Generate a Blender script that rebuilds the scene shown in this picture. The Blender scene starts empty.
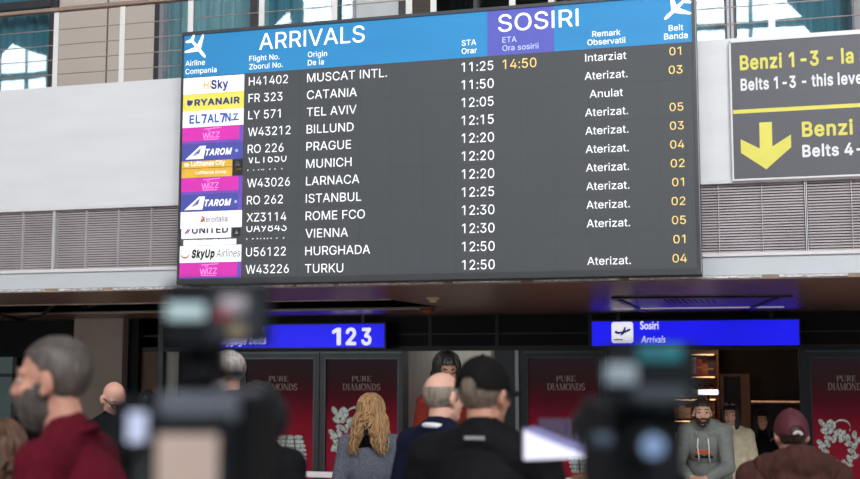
import bpy, bmesh, math, random
from mathutils import Vector, Matrix, Euler, noise
random.seed(7)
PI = math.pi
S = bpy.context.scene
C = S.collection

# ------------------------------------------------------------------ camera
FPX = 50.0 / 36.0 * 860.0
CAM_Z, HORIZON, YAW = 1.80, 366.0, math.radians(15.6)
PITCH = math.atan((HORIZON - 239.5) / FPX)
cd = bpy.data.cameras.new('camera'); cam = bpy.data.objects.new('camera', cd); C.objects.link(cam)
cd.lens = 50.0; cd.sensor_width = 36.0; cd.clip_start = 0.05; cd.clip_end = 200
cam.location = (0, 0, CAM_Z); cam.rotation_euler = (PI/2 + PITCH, 0, YAW)
cd.dof.use_dof = True; cd.dof.focus_distance = 9.3; cd.dof.aperture_fstop = 1.85
S.camera = cam

# ------------------------------------------------------------------ world, exposure
w = bpy.data.worlds.new('world'); S.world = w; w.use_nodes = True
w.node_tree.nodes['Background'].inputs[0].default_value = (.75, .85, 1, 1)
w.node_tree.nodes['Background'].inputs[1].default_value = .05
S.view_settings.view_transform = 'Standard'; S.view_settings.look = 'None'
S.view_settings.gamma = 1; S.view_settings.use_curve_mapping = False
S.view_settings.exposure = -0.12
S.cycles.use_denoising = True
S.cycles.max_bounces = 7
S.cycles.transparent_max_bounces = 12
S.cycles.sample_clamp_indirect = 6
SKY_STRENGTH = 18.0           # brightness of the sky seen through the hall's high windows
LOW_STRENGTH = 3.0            # brightness of the unseen panes added at ground level as fill light
LAMP_POWER = 14.0             # warm lamps inside the shop behind the exit

# ------------------------------------------------------------------ measuring helpers
_fh = Vector((-math.sin(YAW), math.cos(YAW), 0)); _R = Vector((math.cos(YAW), math.sin(YAW), 0))
_f = _fh * math.cos(PITCH) + Vector((0, 0, math.sin(PITCH)))
_u = -_fh * math.sin(PITCH) + Vector((0, 0, math.cos(PITCH)))
def ray(px, py): return _f + _R*((px-430)/FPX) + _u*((239.5-py)/FPX)
EYE = Vector((0, 0, CAM_Z))
def at(px, py, Y):                       # a measured point on the upright plane y = Y
    d = ray(px, py); return EYE + d*(Y/d.y)
def X(px, py, Y): return at(px, py, Y).x
def Z(px, py, Y): return at(px, py, Y).z
def flat(px, py, z):                     # a measured point on the level plane z
    d = ray(px, py); return EYE + d*((z-CAM_Z)/d.z)
def deep(px, py, d): return EYE + ray(px, py)*d      # a point d metres into the view

# ------------------------------------------------------------------ materials
def srgb(*c): return tuple((v/255/12.92 if v/255 <= .04045 else ((v/255+.055)/1.055)**2.4) for v in c)
MATS = {}
def mat(name, col, rough=.5, metal=0., emit=0., ecol=None, var=.08, scale=9., stretch=(1,1,1), bump=0., spec=.5, detail=3.):
    if name in MATS: return MATS[name]
    if rough >= .75: spec = min(spec, .12)
    m = bpy.data.materials.new(name); m.use_nodes = True; nt = m.node_tree; b = nt.nodes['Principled BSDF']
    tc = nt.nodes.new('ShaderNodeTexCoord'); mp = nt.nodes.new('ShaderNodeMapping'); mp.inputs['Scale'].default_value = stretch
    nz = nt.nodes.new('ShaderNodeTexNoise'); nz.inputs['Scale'].default_value = scale; nz.inputs['Detail'].default_value = detail
    rp = nt.nodes.new('ShaderNodeValToRGB')
    rp.color_ramp.elements[0].position = .3; rp.color_ramp.elements[1].position = .7
    rp.color_ramp.elements[0].color = (*[max(0, v*(1-var)) for v in col], 1)
    rp.color_ramp.elements[1].color = (*[min(1, v*(1+var)) for v in col], 1)
    nt.links.new(tc.outputs['Object'], mp.inputs[0]); nt.links.new(mp.outputs[0], nz.inputs['Vector'])
    nt.links.new(nz.outputs['Fac'], rp.inputs[0]); nt.links.new(rp.outputs[0], b.inputs['Base Color'])
    b.inputs['Roughness'].default_value = rough; b.inputs['Metallic'].default_value = metal
    b.inputs['Specular IOR Level'].default_value = spec
    if emit:
        b.inputs['Emission Strength'].default_value = emit
        if ecol is None: nt.links.new(rp.outputs[0], b.inputs['Emission Color'])
        else: b.inputs['Emission Color'].default_value = (*ecol, 1)
    if bump:
        bp = nt.nodes.new('ShaderNodeBump'); bp.inputs['Strength'].default_value = bump; bp.inputs['Distance'].default_value = .02
        nt.links.new(nz.outputs['Fac'], bp.inputs['Height']); nt.links.new(bp.outputs[0], b.inputs['Normal'])
    MATS[name] = m; return m
def glass(name, tint, refl, rough=0.0):
    if name in MATS: return MATS[name]
    m = bpy.data.materials.new(name); m.use_nodes = True; nt = m.node_tree; nt.nodes.remove(nt.nodes['Principled BSDF'])
    t = nt.nodes.new('ShaderNodeBsdfTransparent'); t.inputs[0].default_value = (*tint, 1)
    g = nt.nodes.new('ShaderNodeBsdfGlossy'); g.inputs['Roughness'].default_value = rough; g.inputs[0].default_value = (1, 1, 1, 1)
    mx = nt.nodes.new('ShaderNodeMixShader'); mx.inputs[0].default_value = refl
    nt.links.new(t.outputs[0], mx.inputs[1]); nt.links.new(g.outputs[0], mx.inputs[2])
    nt.links.new(mx.outputs[0], nt.nodes['Material Output'].inputs[0]); MATS[name] = m; return m

# ------------------------------------------------------------------ mesh helpers
def box(bm, x0, x1, y0, y1, z0, z1):
    v = [bm.verts.new((x, y, z)) for x in (x0, x1) for y in (y0, y1) for z in (z0, z1)]
    for f in ((0,1,3,2),(4,6,7,5),(0,4,5,1),(2,3,7,6),(0,2,6,4),(1,5,7,3)): bm.faces.new([v[i] for i in f])
def rbox(bm, x0, x1, y0, y1, z0, z1, r=.01, seg=2):
    t = bmesh.new(); box(t, x0, x1, y0, y1, z0, z1)
    bmesh.ops.bevel(t, geom=t.edges[:], offset=r, segments=seg, profile=.5, affect='EDGES'); merge(bm, t)
def merge(bm, t, M=None):
    if M is not None: bmesh.ops.transform(t, matrix=M, verts=t.verts[:])
    me = bpy.data.meshes.new('t'); t.to_mesh(me); t.free(); bm.from_mesh(me); bpy.data.meshes.remove(me)
def frame_of(d):
    d = d.normalized(); a = Vector((0, 0, 1)) if abs(d.z) < .9 else Vector((1, 0, 0))
    x = d.cross(a).normalized(); return x, d.cross(x).normalized()
def capsule(bm, p0, r0, p1, r1, seg=12, n=4):
    p0, p1 = Vector(p0), Vector(p1); d = p1-p0
    if d.length < 1e-5: d = Vector((0, 0, 1e-4))
    D = d.normalized(); x, y = frame_of(D); rings = []
    for i in range(n+1):
        a = -PI/2 + PI/2*i/n; rings.append((p0 + D*r0*math.sin(a), r0*math.cos(a)))
    for i in range(n+1):
        a = PI/2*i/n; rings.append((p1 + D*r1*math.sin(a), r1*math.cos(a)))
    loft(bm, [[c + (x*math.cos(t)+y*math.sin(t))*max(r, 1e-4) for t in [2*PI*k/seg for k in range(seg)]] for c, r in rings])
def loft(bm, rings, cap=True):
    R = [[bm.verts.new(p) for p in r] for r in rings]; n = len(R[0])
    for a, b in zip(R, R[1:]):
        for k in range(n): bm.faces.new((a[k], a[(k+1) % n], b[(k+1) % n], b[k]))
    if cap: bm.faces.new(R[0][::-1]); bm.faces.new(R[-1])
def tube(bm, pts, r, seg=8):
    pts = [Vector(p) for p in pts]; rings = []
    for i, p in enumerate(pts):
        d = (pts[min(i+1, len(pts)-1)] - pts[max(i-1, 0)])
        x, y = frame_of(d); rr = r[i] if isinstance(r, (list, tuple)) else r
        rings.append([p + (x*math.cos(t)+y*math.sin(t))*rr for t in [2*PI*k/seg for k in range(seg)]])
    loft(bm, rings)
def ell(bm, c, r, rot=None, seg=18, n=12):
    t = bmesh.new(); bmesh.ops.create_uvsphere(t, u_segments=seg, v_segments=n, radius=1)
    M = Matrix.Translation(c) @ (Euler(rot).to_matrix().to_4x4() if rot else Matrix()) @ Matrix.Diagonal((*r, 1))
    merge(bm, t, M)
def poly(bm, pts, y0, y1=None):          # an outline in the x-z plane, flat or with thickness
    if y1 is None: bm.faces.new([bm.verts.new((x, y0, z)) for x, z in pts]); return
    a = [bm.verts.new((x, y0, z)) for x, z in pts]; b = [bm.verts.new((x, y1, z)) for x, z in pts]
    n = len(a); bm.faces.new(a); bm.faces.new(b[::-1])
    for k in range(n): bm.faces.new((a[k], b[k], b[(k+1) % n], a[(k+1) % n]))
def obj(name, src, m, parent=None, smooth=False):
    if isinstance(src, bmesh.types.BMesh):
        bmesh.ops.recalc_face_normals(src, faces=src.faces[:])
        me = bpy.data.meshes.new(name); src.to_mesh(me); src.free()
    else: me = src; me.name = name
    for k in (m if isinstance(m, (list, tuple)) else [m]): me.materials.append(k)
    if smooth:
        for p in me.polygons: p.use_smooth = True
    o = bpy.data.objects.new(name, me); C.objects.link(o)
    if parent:
        o.parent = parent
        if parent.get('local'): pass
        elif parent.type != 'EMPTY': pass
        else:
            o.matrix_parent_inverse = Matrix.Translation(-parent.location)
    return o
def tag(o, label=None, cat=None, group=None, kind=None):
    for k, v in (('label', label), ('category', cat), ('group', group), ('kind', kind)):
        if v: o[k] = v
    return o
def thing(name, label, cat, loc=(0, 0, 0), group=None, rotz=None):
    o = bpy.data.objects.new(name, None); C.objects.link(o); o.location = loc; o.empty_display_size = .1
    if rotz is not None: o.rotation_euler = (0, 0, rotz)
    return tag(o, label, cat, group)
def bx(name, m, dims, parent=None, r=0):
    bm = bmesh.new()
    rbox(bm, *dims, r) if r else box(bm, *dims)
    return obj(name, bm, m, parent)
def struct(name, bm, m, parent=None):
    o = obj(name, bm, m, parent)
    if not parent: o['kind'] = 'structure'; o['label'] = name.replace('_', ' '); 
    return o
def sbox(name, m, *dims): 
    bm = bmesh.new(); box(bm, *dims); return struct(name, bm, m)
# ------------------------------------------------------------------ lettering (outlines in 1/1000 em)
G = {'a':[389,[[160,-9,137,-7,115,-3,94,5,76,15,60,29,48,45,38,63,32,84,30,108,32,128,36,146,43,161,53,174,64,184,78,193,92,200,108,206,125,211,143,214,161,217,178,220,200,223,218,225,234,227,247,229,257,231,265,235,276,255,276,257,275,272,272,285,267,297,260,307,251,315,240,322,227,327,212,330,196,331,178,330,163,327,149,322,137,316,127,309,118,301,110,292,104,283,100,274,41,291,51,313,64,331,79,346,95,358,114,368,133,375,153,380,173,383,194,384,208,384,223,382,239,379,255,375,271,369,286,360,300,350,312,336,322,320,330,301,335,278,337,251,337,0,277,0,277,52,272,52,267,43,260,34,252,25,242,16,229,8,215,1,199,-4,181,-7],[170,45,192,47,211,51,228,59,242,68,254,80,263,93,270,108,274,122,276,138,276,190,259,182,231,176,221,174,210,173,200,171,175,168,161,166,147,163,134,159,122,153,112,147,103,139,97,130,93,118,92,105,93,93,96,82,102,72,109,64,119,57,130,52,142,48,156,46]]],
'b':[424,[[229,-8,208,-7,189,-3,172,4,159,12,147,21,138,31,130,41,123,50,118,59,112,59,112,0,53,0,53,509,114,509,114,319,118,319,123,327,130,336,137,346,147,355,158,364,171,373,188,379,207,383,229,384,259,382,287,374,313,361,335,342,354,320,370,293,381,261,388,227,390,189,388,151,381,116,370,84,355,57,336,34,313,16,288,3,260,-6],[220,47,242,49,262,55,279,66,294,80,306,97,316,117,323,139,327,163,328,189,327,215,323,239,316,261,307,281,295,298,280,311,262,322,243,328,220,330,198,328,178,322,161,312,147,299,134,282,125,263,118,241,114,216,113,189,114,162,118,138,125,115,135,95,147,78,162,65,179,55,198,49]]],
'c':[396,[[207,-8,174,-5,144,3,117,16,93,35,72,58,56,85,44,116,37,150,34,187,37,225,44,260,56,291,72,318,93,341,117,360,144,374,174,382,207,384,226,384,243,381,260,377,276,371,291,364,305,356,318,346,330,335,340,322,349,308,356,293,362,277,303,262,300,272,295,281,290,289,270,311,261,316,252,321,242,325,231,328,220,329,207,330,184,328,163,321,145,310,130,296,118,278,108,258,102,236,98,212,96,187,98,163,102,139,108,117,118,97,130,80,145,66,163,55,184,49,207,46,220,47,232,49,243,52,253,55,262,60,271,66,279,73,285,80,292,89,297,98,301,107,304,117,363,102,357,86,350,70,341,56,331,43,319,32,306,21,292,12,277,5,261,-1,244,-5,226,-7]]],
'd':[424,[[195,-8,165,-6,137,3,111,16,89,34,70,57,55,84,43,116,36,151,34,189,36,227,43,261,55,293,70,320,89,342,112,361,137,374,165,382,196,384,218,383,237,379,253,373,267,364,278,355,287,346,295,336,301,327,306,319,311,319,311,509,372,509,372,0,313,0,313,59,307,59,301,50,295,41,287,31,277,21,266,12,252,4,236,-3,217,-7],[205,47,226,49,246,55,263,65,278,78,290,95,299,115,306,138,310,162,312,189,310,216,306,241,300,263,290,282,278,299,263,312,246,322,227,328,205,330,182,328,162,322,145,311,130,298,118,281,108,261,102,239,98,215,96,189,98,163,102,139,109,117,118,97,130,80,145,66,162,55,182,49]]],
'e':[404,[[212,-8,177,-5,145,3,117,16,92,35,72,58,56,85,44,116,37,150,34,187,36,224,44,258,55,290,71,317,91,340,115,359,142,373,172,382,205,384,226,383,246,380,266,374,285,366,303,355,319,341,334,324,347,305,357,282,365,256,370,227,371,194,371,169,97,169,98,151,102,127,110,106,121,88,135,73,151,61,169,53,190,48,212,46,227,47,241,49,254,53,265,58,276,65,285,73,294,82,300,93,306,105,365,91,358,72,348,55,335,39,320,26,302,14,283,4,261,-3,237,-7],[96,221,308,221,308,226,304,248,298,269,288,286,277,301,263,314,246,323,227,328,205,330,183,328,164,323,146,313,131,301,119,286,109,270,102,251,97,231]],[[97,169,75,169,75,221,96,221,96,211,96,178]],[[308,221,338,221,310,202]]],
'f':[254,[[228,379,228,327,6,327,6,379]],[[81,0,81,432,82,452,87,470,96,486,107,499,120,510,135,519,152,525,169,529,187,530,201,530,212,529,222,527,243,521,227,468,215,472,195,474,178,472,164,468,154,460,147,449,143,435,142,419,142,0]]],
'g':[425,[[207,-151,180,-149,156,-146,134,-140,114,-132,97,-122,82,-110,70,-97,59,-84,51,-69,101,-41,107,-49,114,-57,122,-66,131,-74,142,-82,154,-88,169,-93,187,-96,207,-97,236,-95,261,-87,282,-75,298,-58,308,-34,311,-6,311,68,306,68,301,60,294,51,287,41,277,32,266,23,252,16,236,10,217,6,195,5,165,7,138,14,113,27,90,43,71,65,55,90,43,120,36,154,34,191,36,229,43,263,55,293,71,320,90,342,112,361,138,374,166,382,196,384,218,383,237,379,253,373,267,365,279,356,288,346,296,336,302,327,308,319,313,319,313,379,372,379,372,-9,370,-40,363,-67,350,-90,334,-109,314,-124,291,-136,265,-144,237,-149],[205,59,227,61,246,66,264,75,278,87,290,103,300,121,307,142,311,166,312,193,311,219,307,242,300,264,291,283,279,299,264,312,247,322,227,328,205,330,182,328,163,322,145,312,130,298,118,282,109,262,102,241,98,218,96,193,98,167,102,144,109,123,118,104,131,88,145,76,163,66,183,61]]],
'h':[410,[[114,227,114,0,53,0,53,509,114,509,114,314,116,319,132,344,152,362,175,374,200,382,227,384,252,383,275,377,295,369,313,356,328,340,341,321,350,298,355,271,357,240,357,0,296,0,296,235,293,263,286,286,273,304,256,318,235,326,210,329,192,328,176,324,161,317,147,308,136,297,126,283,119,266,115,248]],[[114,314,114,287,102,287]]],
'i':[167,[[53,0,53,379,114,379,114,0]],[[84,443,73,444,63,448,54,455,47,463,43,472,41,483,43,494,47,504,54,512,63,518,73,522,84,524,95,522,105,518,114,512,121,504,125,494,126,483,125,472,121,463,114,455,105,448,95,444]]],
'j':[167,[[53,379,114,379,114,-30,112,-52,108,-72,102,-90,92,-106,80,-119,65,-129,47,-137,27,-141,4,-143,-10,-143,-10,-87,2,-87,18,-85,31,-80,40,-72,47,-61,51,-46,53,-29]],[[83,443,72,444,62,448,53,455,47,463,42,472,41,483,42,494,47,504,53,512,62,518,72,522,83,524,95,522,105,518,114,512,120,504,125,494,126,483,125,472,120,463,114,455,105,448,95,444]]],
'k':[381,[[110,137,110,212,121,212,284,379,360,379,184,199,177,199]],[[53,0,53,509,114,509,114,0]],[[294,0,148,186,191,229,372,0]]],
'l':[180,[[58,0,58,530,119,530,119,0]]],
'm':[610,[[53,0,53,379,112,379,112,308,114,314,122,331,132,346,144,358,158,368,172,376,187,382,203,385,219,386,245,383,268,375,287,361,303,342,314,320,317,309,318,312,326,329,337,343,350,356,364,366,381,375,398,381,417,385,437,386,458,385,478,380,497,372,514,361,529,346,541,328,550,307,555,283,557,255,557,0,496,0,496,254,493,279,485,298,473,313,456,323,438,329,419,330,402,329,387,326,374,320,363,312,353,302,345,290,340,277,336,263,335,247,335,0,274,0,274,260,272,280,265,297,253,311,238,322,220,328,199,330,185,329,171,326,158,320,145,312,135,302,126,289,119,274,115,257,114,238,114,0]],[[317,309,321,295,312,295]]],
'n':[410,[[114,227,114,0,53,0,53,379,112,379,112,310,116,319,132,344,152,362,175,374,200,382,227,384,252,383,275,377,295,369,313,356,328,340,341,321,350,298,355,271,357,240,357,0,296,0,296,235,293,263,286,286,273,304,256,318,235,326,210,329,192,328,176,324,161,317,147,308,136,297,126,283,119,266,115,248]],[[112,310,112,287,102,287]]],
'o':[415,[[207,-8,174,-5,144,3,117,16,93,35,72,58,56,85,44,116,37,150,34,187,37,225,44,260,56,291,72,318,93,341,117,360,144,374,174,382,207,384,241,382,271,374,299,360,323,341,343,318,359,291,371,260,379,225,381,187,379,150,371,116,359,85,343,58,323,35,299,16,271,3,241,-5],[207,46,231,49,252,55,270,66,285,80,298,97,307,117,314,139,318,163,319,187,318,212,314,236,307,258,298,278,285,296,270,310,252,321,231,328,207,330,184,328,163,321,145,310,130,296,118,278,108,258,102,236,98,212,96,187,98,163,102,139,108,117,118,97,130,80,145,66,163,55,184,49]]],
'p':[424,[[53,-143,53,379,112,379,112,319,118,319,123,327,130,336,137,346,147,355,158,364,171,373,188,379,207,383,229,384,259,382,287,374,313,361,335,342,354,320,370,293,381,261,388,227,390,189,388,151,381,116,370,84,355,57,336,34,313,16,288,3,260,-6,229,-8,208,-7,189,-3,173,4,159,12,147,21,138,31,130,41,124,50,118,59,114,59,114,-143],[220,47,242,49,262,55,279,66,294,80,306,97,316,117,323,139,327,163,328,189,327,215,323,239,316,261,307,281,295,298,280,311,262,322,243,328,220,330,198,328,178,322,161,312,147,299,134,282,125,263,118,241,114,216,113,189,114,162,118,138,125,115,135,95,147,78,162,65,179,55,198,49]]],
'q':[424,[[372,-143,311,-143,311,59,306,59,301,50,295,41,287,31,277,21,266,12,252,4,236,-3,217,-7,195,-8,165,-6,137,3,111,16,89,34,70,57,55,84,43,116,36,151,34,189,36,227,43,261,55,293,70,320,89,342,112,361,137,374,165,382,196,384,218,383,237,379,253,373,267,364,278,355,287,346,295,336,301,327,307,319,313,319,313,379,372,379],[205,47,226,49,246,55,263,65,278,78,290,95,299,115,306,138,310,162,312,189,310,216,306,241,300,263,290,282,278,299,263,312,246,322,227,328,205,330,182,328,162,322,145,311,130,298,118,281,108,261,102,239,98,215,96,189,98,163,102,139,109,117,118,97,130,80,145,66,162,55,182,49]]],
'r':[259,[[53,0,53,379,112,379,112,321,115,321,124,339,137,354,152,367,171,377,191,383,213,385,229,384,243,384,243,322,230,324,207,326,190,324,174,321,159,315,146,306,135,296,126,284,119,269,115,254,114,237,114,0]]],
's':[365,[[182,-8,157,-7,133,-3,112,3,93,12,76,24,62,38,50,54,41,73,36,94,94,107,101,87,111,72,124,60,141,52,160,47,181,45,206,47,227,53,244,62,258,74,265,88,268,103,266,115,262,126,254,136,243,144,229,150,212,155,149,170,118,180,92,192,72,208,58,227,50,249,47,274,49,295,55,314,65,332,79,347,95,360,115,370,137,378,161,383,187,384,212,383,234,379,254,372,271,363,286,352,299,339,309,324,318,308,324,290,268,277,262,291,254,304,243,316,228,325,210,331,187,333,166,331,147,326,131,317,119,305,111,292,109,277,110,264,115,253,124,243,136,235,152,229,172,223,229,209,261,200,287,187,306,171,320,153,328,131,331,107,329,85,323,65,312,47,298,31,281,18,260,6,236,-2,210,-7]]],
't':[227,[[204,379,204,327,6,327,6,379]],[[65,471,126,471,126,98,127,83,130,70,136,61,144,55,156,51,170,50,185,51,202,54,213,2,192,-3,168,-4,138,-1,113,7,92,21,77,41,68,64,65,93]]],
'u':[410,[[182,-5,158,-3,135,2,115,11,97,23,82,39,69,59,60,82,54,109,53,139,53,379,114,379,114,144,116,117,124,94,137,75,154,61,175,53,200,50,218,51,234,55,249,62,263,71,274,83,283,97,290,113,295,132,296,153,296,379,357,379,357,0,298,0,298,70,294,60,277,35,257,17,234,5,209,-3]],[[298,70,298,92,307,92]]],
'v':[389,[[163,0,17,379,84,379,165,155,173,132,180,110,187,87,193,64,195,57,197,64,203,87,209,110,216,132,224,155,305,379,371,379,226,0]],[[195,57,199,42,206,21,184,21,191,42]]],
'w':[567,[[138,0,23,379,87,379,133,214,140,190,147,164,154,137,161,107,168,75,170,65,172,74,179,105,186,135,192,163,199,189,206,214,252,379,316,379,362,214,368,189,375,163,382,136,388,106,395,75,397,66,399,75,406,106,413,135,420,163,427,189,434,214,480,379,545,379,429,0,368,0,319,172,305,225,300,243,295,262,291,280,284,309,277,280,272,262,267,243,263,225,258,207,253,189,248,172,199,0]],[[284,309,277,338,291,338]],[[397,66,402,41,391,41]],[[170,65,175,41,165,41]]],
'x':[379,[[21,0,155,195,29,379,100,379,147,306,159,287,170,270,179,253,188,237,191,232,194,237,202,253,211,270,222,287,233,306,282,379,352,379,224,192,358,0,287,0,231,85,219,103,209,120,200,136,191,152,189,156,187,152,178,136,170,120,160,103,148,85,91,0]],[[189,156,182,167,173,182,205,182,195,167]],[[224,192,209,169,209,214]],[[191,232,198,221,207,206,175,206,185,221]],[[155,195,171,218,171,171]]],
'y':[389,[[47,-139,61,-86,71,-87,83,-89,94,-90,104,-89,113,-86,122,-81,130,-74,138,-64,145,-51,151,-36,163,-1,17,379,84,379,165,155,173,132,180,109,187,87,193,64,194,58,196,64,202,87,209,110,216,132,224,155,305,379,371,379,204,-58,196,-77,187,-93,177,-107,165,-119,153,-128,139,-136,125,-141,109,-144,91,-145,65,-143]],[[194,58,199,42,206,21,184,21,190,42]]],
'z':[380,[[42,0,42,46,254,320,254,323,48,323,48,379,333,379,333,331,126,60,126,56,339,56,339,0]]],
'A':[480,[[16,0,201,509,276,509,463,0,395,0,287,302,280,323,272,346,264,372,255,402,244,438,239,456,233,437,222,402,213,371,204,345,197,322,191,302,85,0]],[[239,456,232,478,245,478]],[[110,142,110,199,370,199,370,142]]],
'B':[456,[[60,0,60,509,241,509,274,507,304,501,329,491,350,477,367,461,381,442,390,421,396,398,398,374,397,353,393,336,387,320,378,307,368,295,356,286,343,278,329,272,315,267,315,262,331,260,347,254,363,245,378,234,391,220,402,203,411,184,416,161,418,136,416,111,410,88,400,67,386,48,368,31,344,18,317,8,284,2,247,0],[125,57,245,57,281,60,309,67,330,80,344,96,353,115,355,137,354,153,350,169,342,184,333,197,320,209,306,218,289,225,269,229,248,231,125,231],[125,285,238,285,256,287,273,290,288,296,302,304,314,314,323,326,330,340,335,355,336,372,333,393,326,412,313,429,294,442,270,449,240,452,125,452]]],
'C':[510,[[267,-7,225,-3,186,7,150,25,119,49,92,79,70,115,53,157,44,203,40,254,44,305,53,352,70,393,92,429,119,459,150,484,186,501,225,512,267,516,293,514,317,511,340,504,362,496,383,485,402,471,419,456,435,438,448,418,459,397,467,373,473,348,408,348,404,365,397,380,389,395,380,407,369,418,357,428,344,437,330,444,315,449,300,453,284,455,267,456,237,453,209,445,184,432,161,414,141,391,125,364,113,332,106,295,103,254,106,213,113,177,125,145,141,117,161,94,184,76,210,63,237,56,267,53,284,54,300,56,315,60,330,65,344,72,357,81,369,90,380,102,389,114,397,128,404,144,408,160,473,160,467,135,459,112,448,91,435,71,420,53,402,38,383,24,363,13,341,5,317,-2,293,-6]]],
'D':[502,[[219,0,96,0,96,57,215,57,254,60,288,68,318,81,343,99,363,122,379,149,390,181,397,216,399,255,397,294,390,329,379,361,364,388,344,410,320,428,291,441,258,449,221,452,93,452,93,509,225,509,273,505,315,495,353,478,385,455,412,426,433,391,449,351,458,306,462,255,458,205,449,159,433,119,411,83,384,54,351,31,312,14,268,3]],[[125,509,125,0,60,0,60,509]]],
'E':[419,[[60,0,60,509,372,509,372,452,125,452,125,286,355,286,355,229,125,229,125,57,375,57,375,0]]],
'F':[410,[[60,0,60,509,369,509,369,452,125,452,125,278,346,278,346,221,125,221,125,0]]],
'G':[520,[[269,-7,225,-3,185,7,149,25,118,49,91,79,69,116,53,157,43,203,40,254,43,305,53,352,69,393,91,429,117,459,149,484,184,501,223,512,265,516,291,514,316,510,340,504,363,494,384,483,403,469,421,453,436,436,449,416,460,395,468,373,474,349,408,349,402,365,395,379,387,393,378,406,368,417,356,427,344,436,330,443,315,448,300,453,283,455,265,456,236,453,209,445,183,432,160,414,141,392,125,364,113,332,106,295,103,254,106,213,113,177,125,145,141,117,161,95,184,76,210,63,238,56,269,53,296,55,322,61,345,71,365,85,382,102,396,123,407,147,413,173,415,199,283,199,283,256,478,256,478,200,475,160,466,124,451,91,431,62,406,38,377,19,344,5,308,-4]]],
'H':[517,[[60,0,60,509,125,509,125,289,392,289,392,509,457,509,457,0,392,0,392,232,125,232,125,0]]],
'I':[186,[[60,0,60,509,125,509,125,0]]],
'J':[396,[[185,-7,143,-2,106,11,75,33,52,63,38,100,33,145,33,173,98,173,98,145,100,117,108,93,122,74,139,61,160,53,185,50,209,53,230,61,248,74,261,93,269,117,272,145,272,509,336,509,336,145,332,100,318,63,294,33,263,11,227,-2]]],
'K':[467,[[104,145,104,216,116,231,128,246,139,261,151,275,162,289,174,303,187,317,199,331,212,344,364,509,448,509,231,276,228,276]],[[60,0,60,509,125,509,125,334,124,225,125,193,125,0]],[[372,0,188,259,228,309,449,0]]],
'L':[393,[[60,0,60,509,125,509,125,57,361,57,361,0]]],
'M':[628,[[60,0,60,509,152,509,277,187,287,159,299,123,303,110,307,97,311,84,315,72,318,83,330,121,334,134,338,146,342,158,346,169,349,179,352,187,476,509,568,509,568,0,504,0,504,291,504,327,505,340,505,354,505,369,506,413,507,436,503,425,498,409,482,363,477,348,472,335,467,322,463,310,459,300,456,291,342,0,286,0,170,291,167,300,163,310,159,321,145,361,140,376,134,392,129,408,124,424,119,437,120,416,121,372,122,328,122,315,122,302,122,291,122,0]],[[119,437,118,441,112,457,119,457]],[[507,436,507,457,513,457,508,441]],[[315,72,315,71,319,60,322,49,307,49]]],
'N':[523,[[60,0,60,509,136,509,343,183,349,174,355,163,363,151,371,137,379,122,388,107,396,90,403,77,402,90,401,108,400,126,399,142,399,157,399,195,399,509,463,509,463,0,387,0,202,290,194,303,186,317,177,331,168,346,159,363,148,381,120,431,122,384,123,363,124,345,124,328,125,313,125,301,125,291,125,0]],[[120,431,108,452,119,454]],[[403,77,405,73,414,55,405,54,403,72]]],
'O':[533,[[267,-7,225,-3,186,7,150,25,119,49,92,79,70,115,53,157,44,203,40,254,44,305,53,352,70,393,92,429,119,459,150,484,186,501,225,512,267,516,309,512,348,501,384,484,415,459,442,429,464,393,480,352,490,305,493,254,490,203,480,157,464,115,442,79,415,49,384,25,348,7,309,-3],[267,53,296,55,324,63,349,76,372,94,392,116,408,144,420,176,428,213,430,254,428,295,420,332,408,365,392,392,372,415,349,433,324,446,296,453,267,456,237,453,210,445,184,433,161,415,142,392,125,364,113,332,106,295,103,254,106,213,113,176,125,144,142,117,161,94,184,76,210,63,237,55]]],
'P':[445,[[60,0,60,509,235,509,272,506,305,499,332,487,356,471,375,452,390,430,400,404,407,377,409,348,407,318,400,291,390,265,375,243,356,223,332,207,305,195,272,188,235,186,125,186,125,0],[125,242,233,242,257,244,279,248,297,256,312,266,324,279,333,294,339,310,343,328,344,348,343,367,339,385,333,402,324,416,312,428,297,439,279,446,257,451,232,452,125,452]],[[125,186,109,186,109,242,125,242]]],
'Q':[533,[[245,159,313,159,369,85,384,65,468,-48,401,-48,346,27,331,46]],[[267,-7,225,-3,186,7,150,25,119,49,92,79,70,115,53,157,44,203,40,254,44,305,53,352,70,393,92,429,119,459,150,484,186,501,225,512,267,516,309,512,348,501,384,484,415,459,442,429,464,393,480,352,490,305,493,254,490,203,480,157,464,115,442,79,415,49,384,25,348,7,309,-3],[267,53,296,55,324,63,349,76,372,94,392,116,408,144,420,176,428,213,430,254,428,295,420,332,408,365,392,392,372,415,349,433,324,446,296,453,267,456,237,453,210,445,184,433,161,415,142,392,125,364,113,332,106,295,103,254,106,213,113,176,125,144,142,117,161,94,184,76,210,63,237,55]]],
'R':[449,[[60,0,60,509,236,509,273,506,305,500,333,489,356,473,376,455,390,433,401,408,407,381,409,352,407,323,401,296,390,271,376,250,356,232,333,217,305,206,273,200,236,198,125,198,125,0],[125,255,234,255,258,256,280,260,298,267,313,276,325,287,334,300,340,316,344,333,345,352,344,371,340,389,334,405,325,419,313,430,298,440,279,446,258,451,233,452,125,452]],[[125,198,96,198,96,255,125,255]],[[353,0,230,229,303,229,428,0]]],
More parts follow.
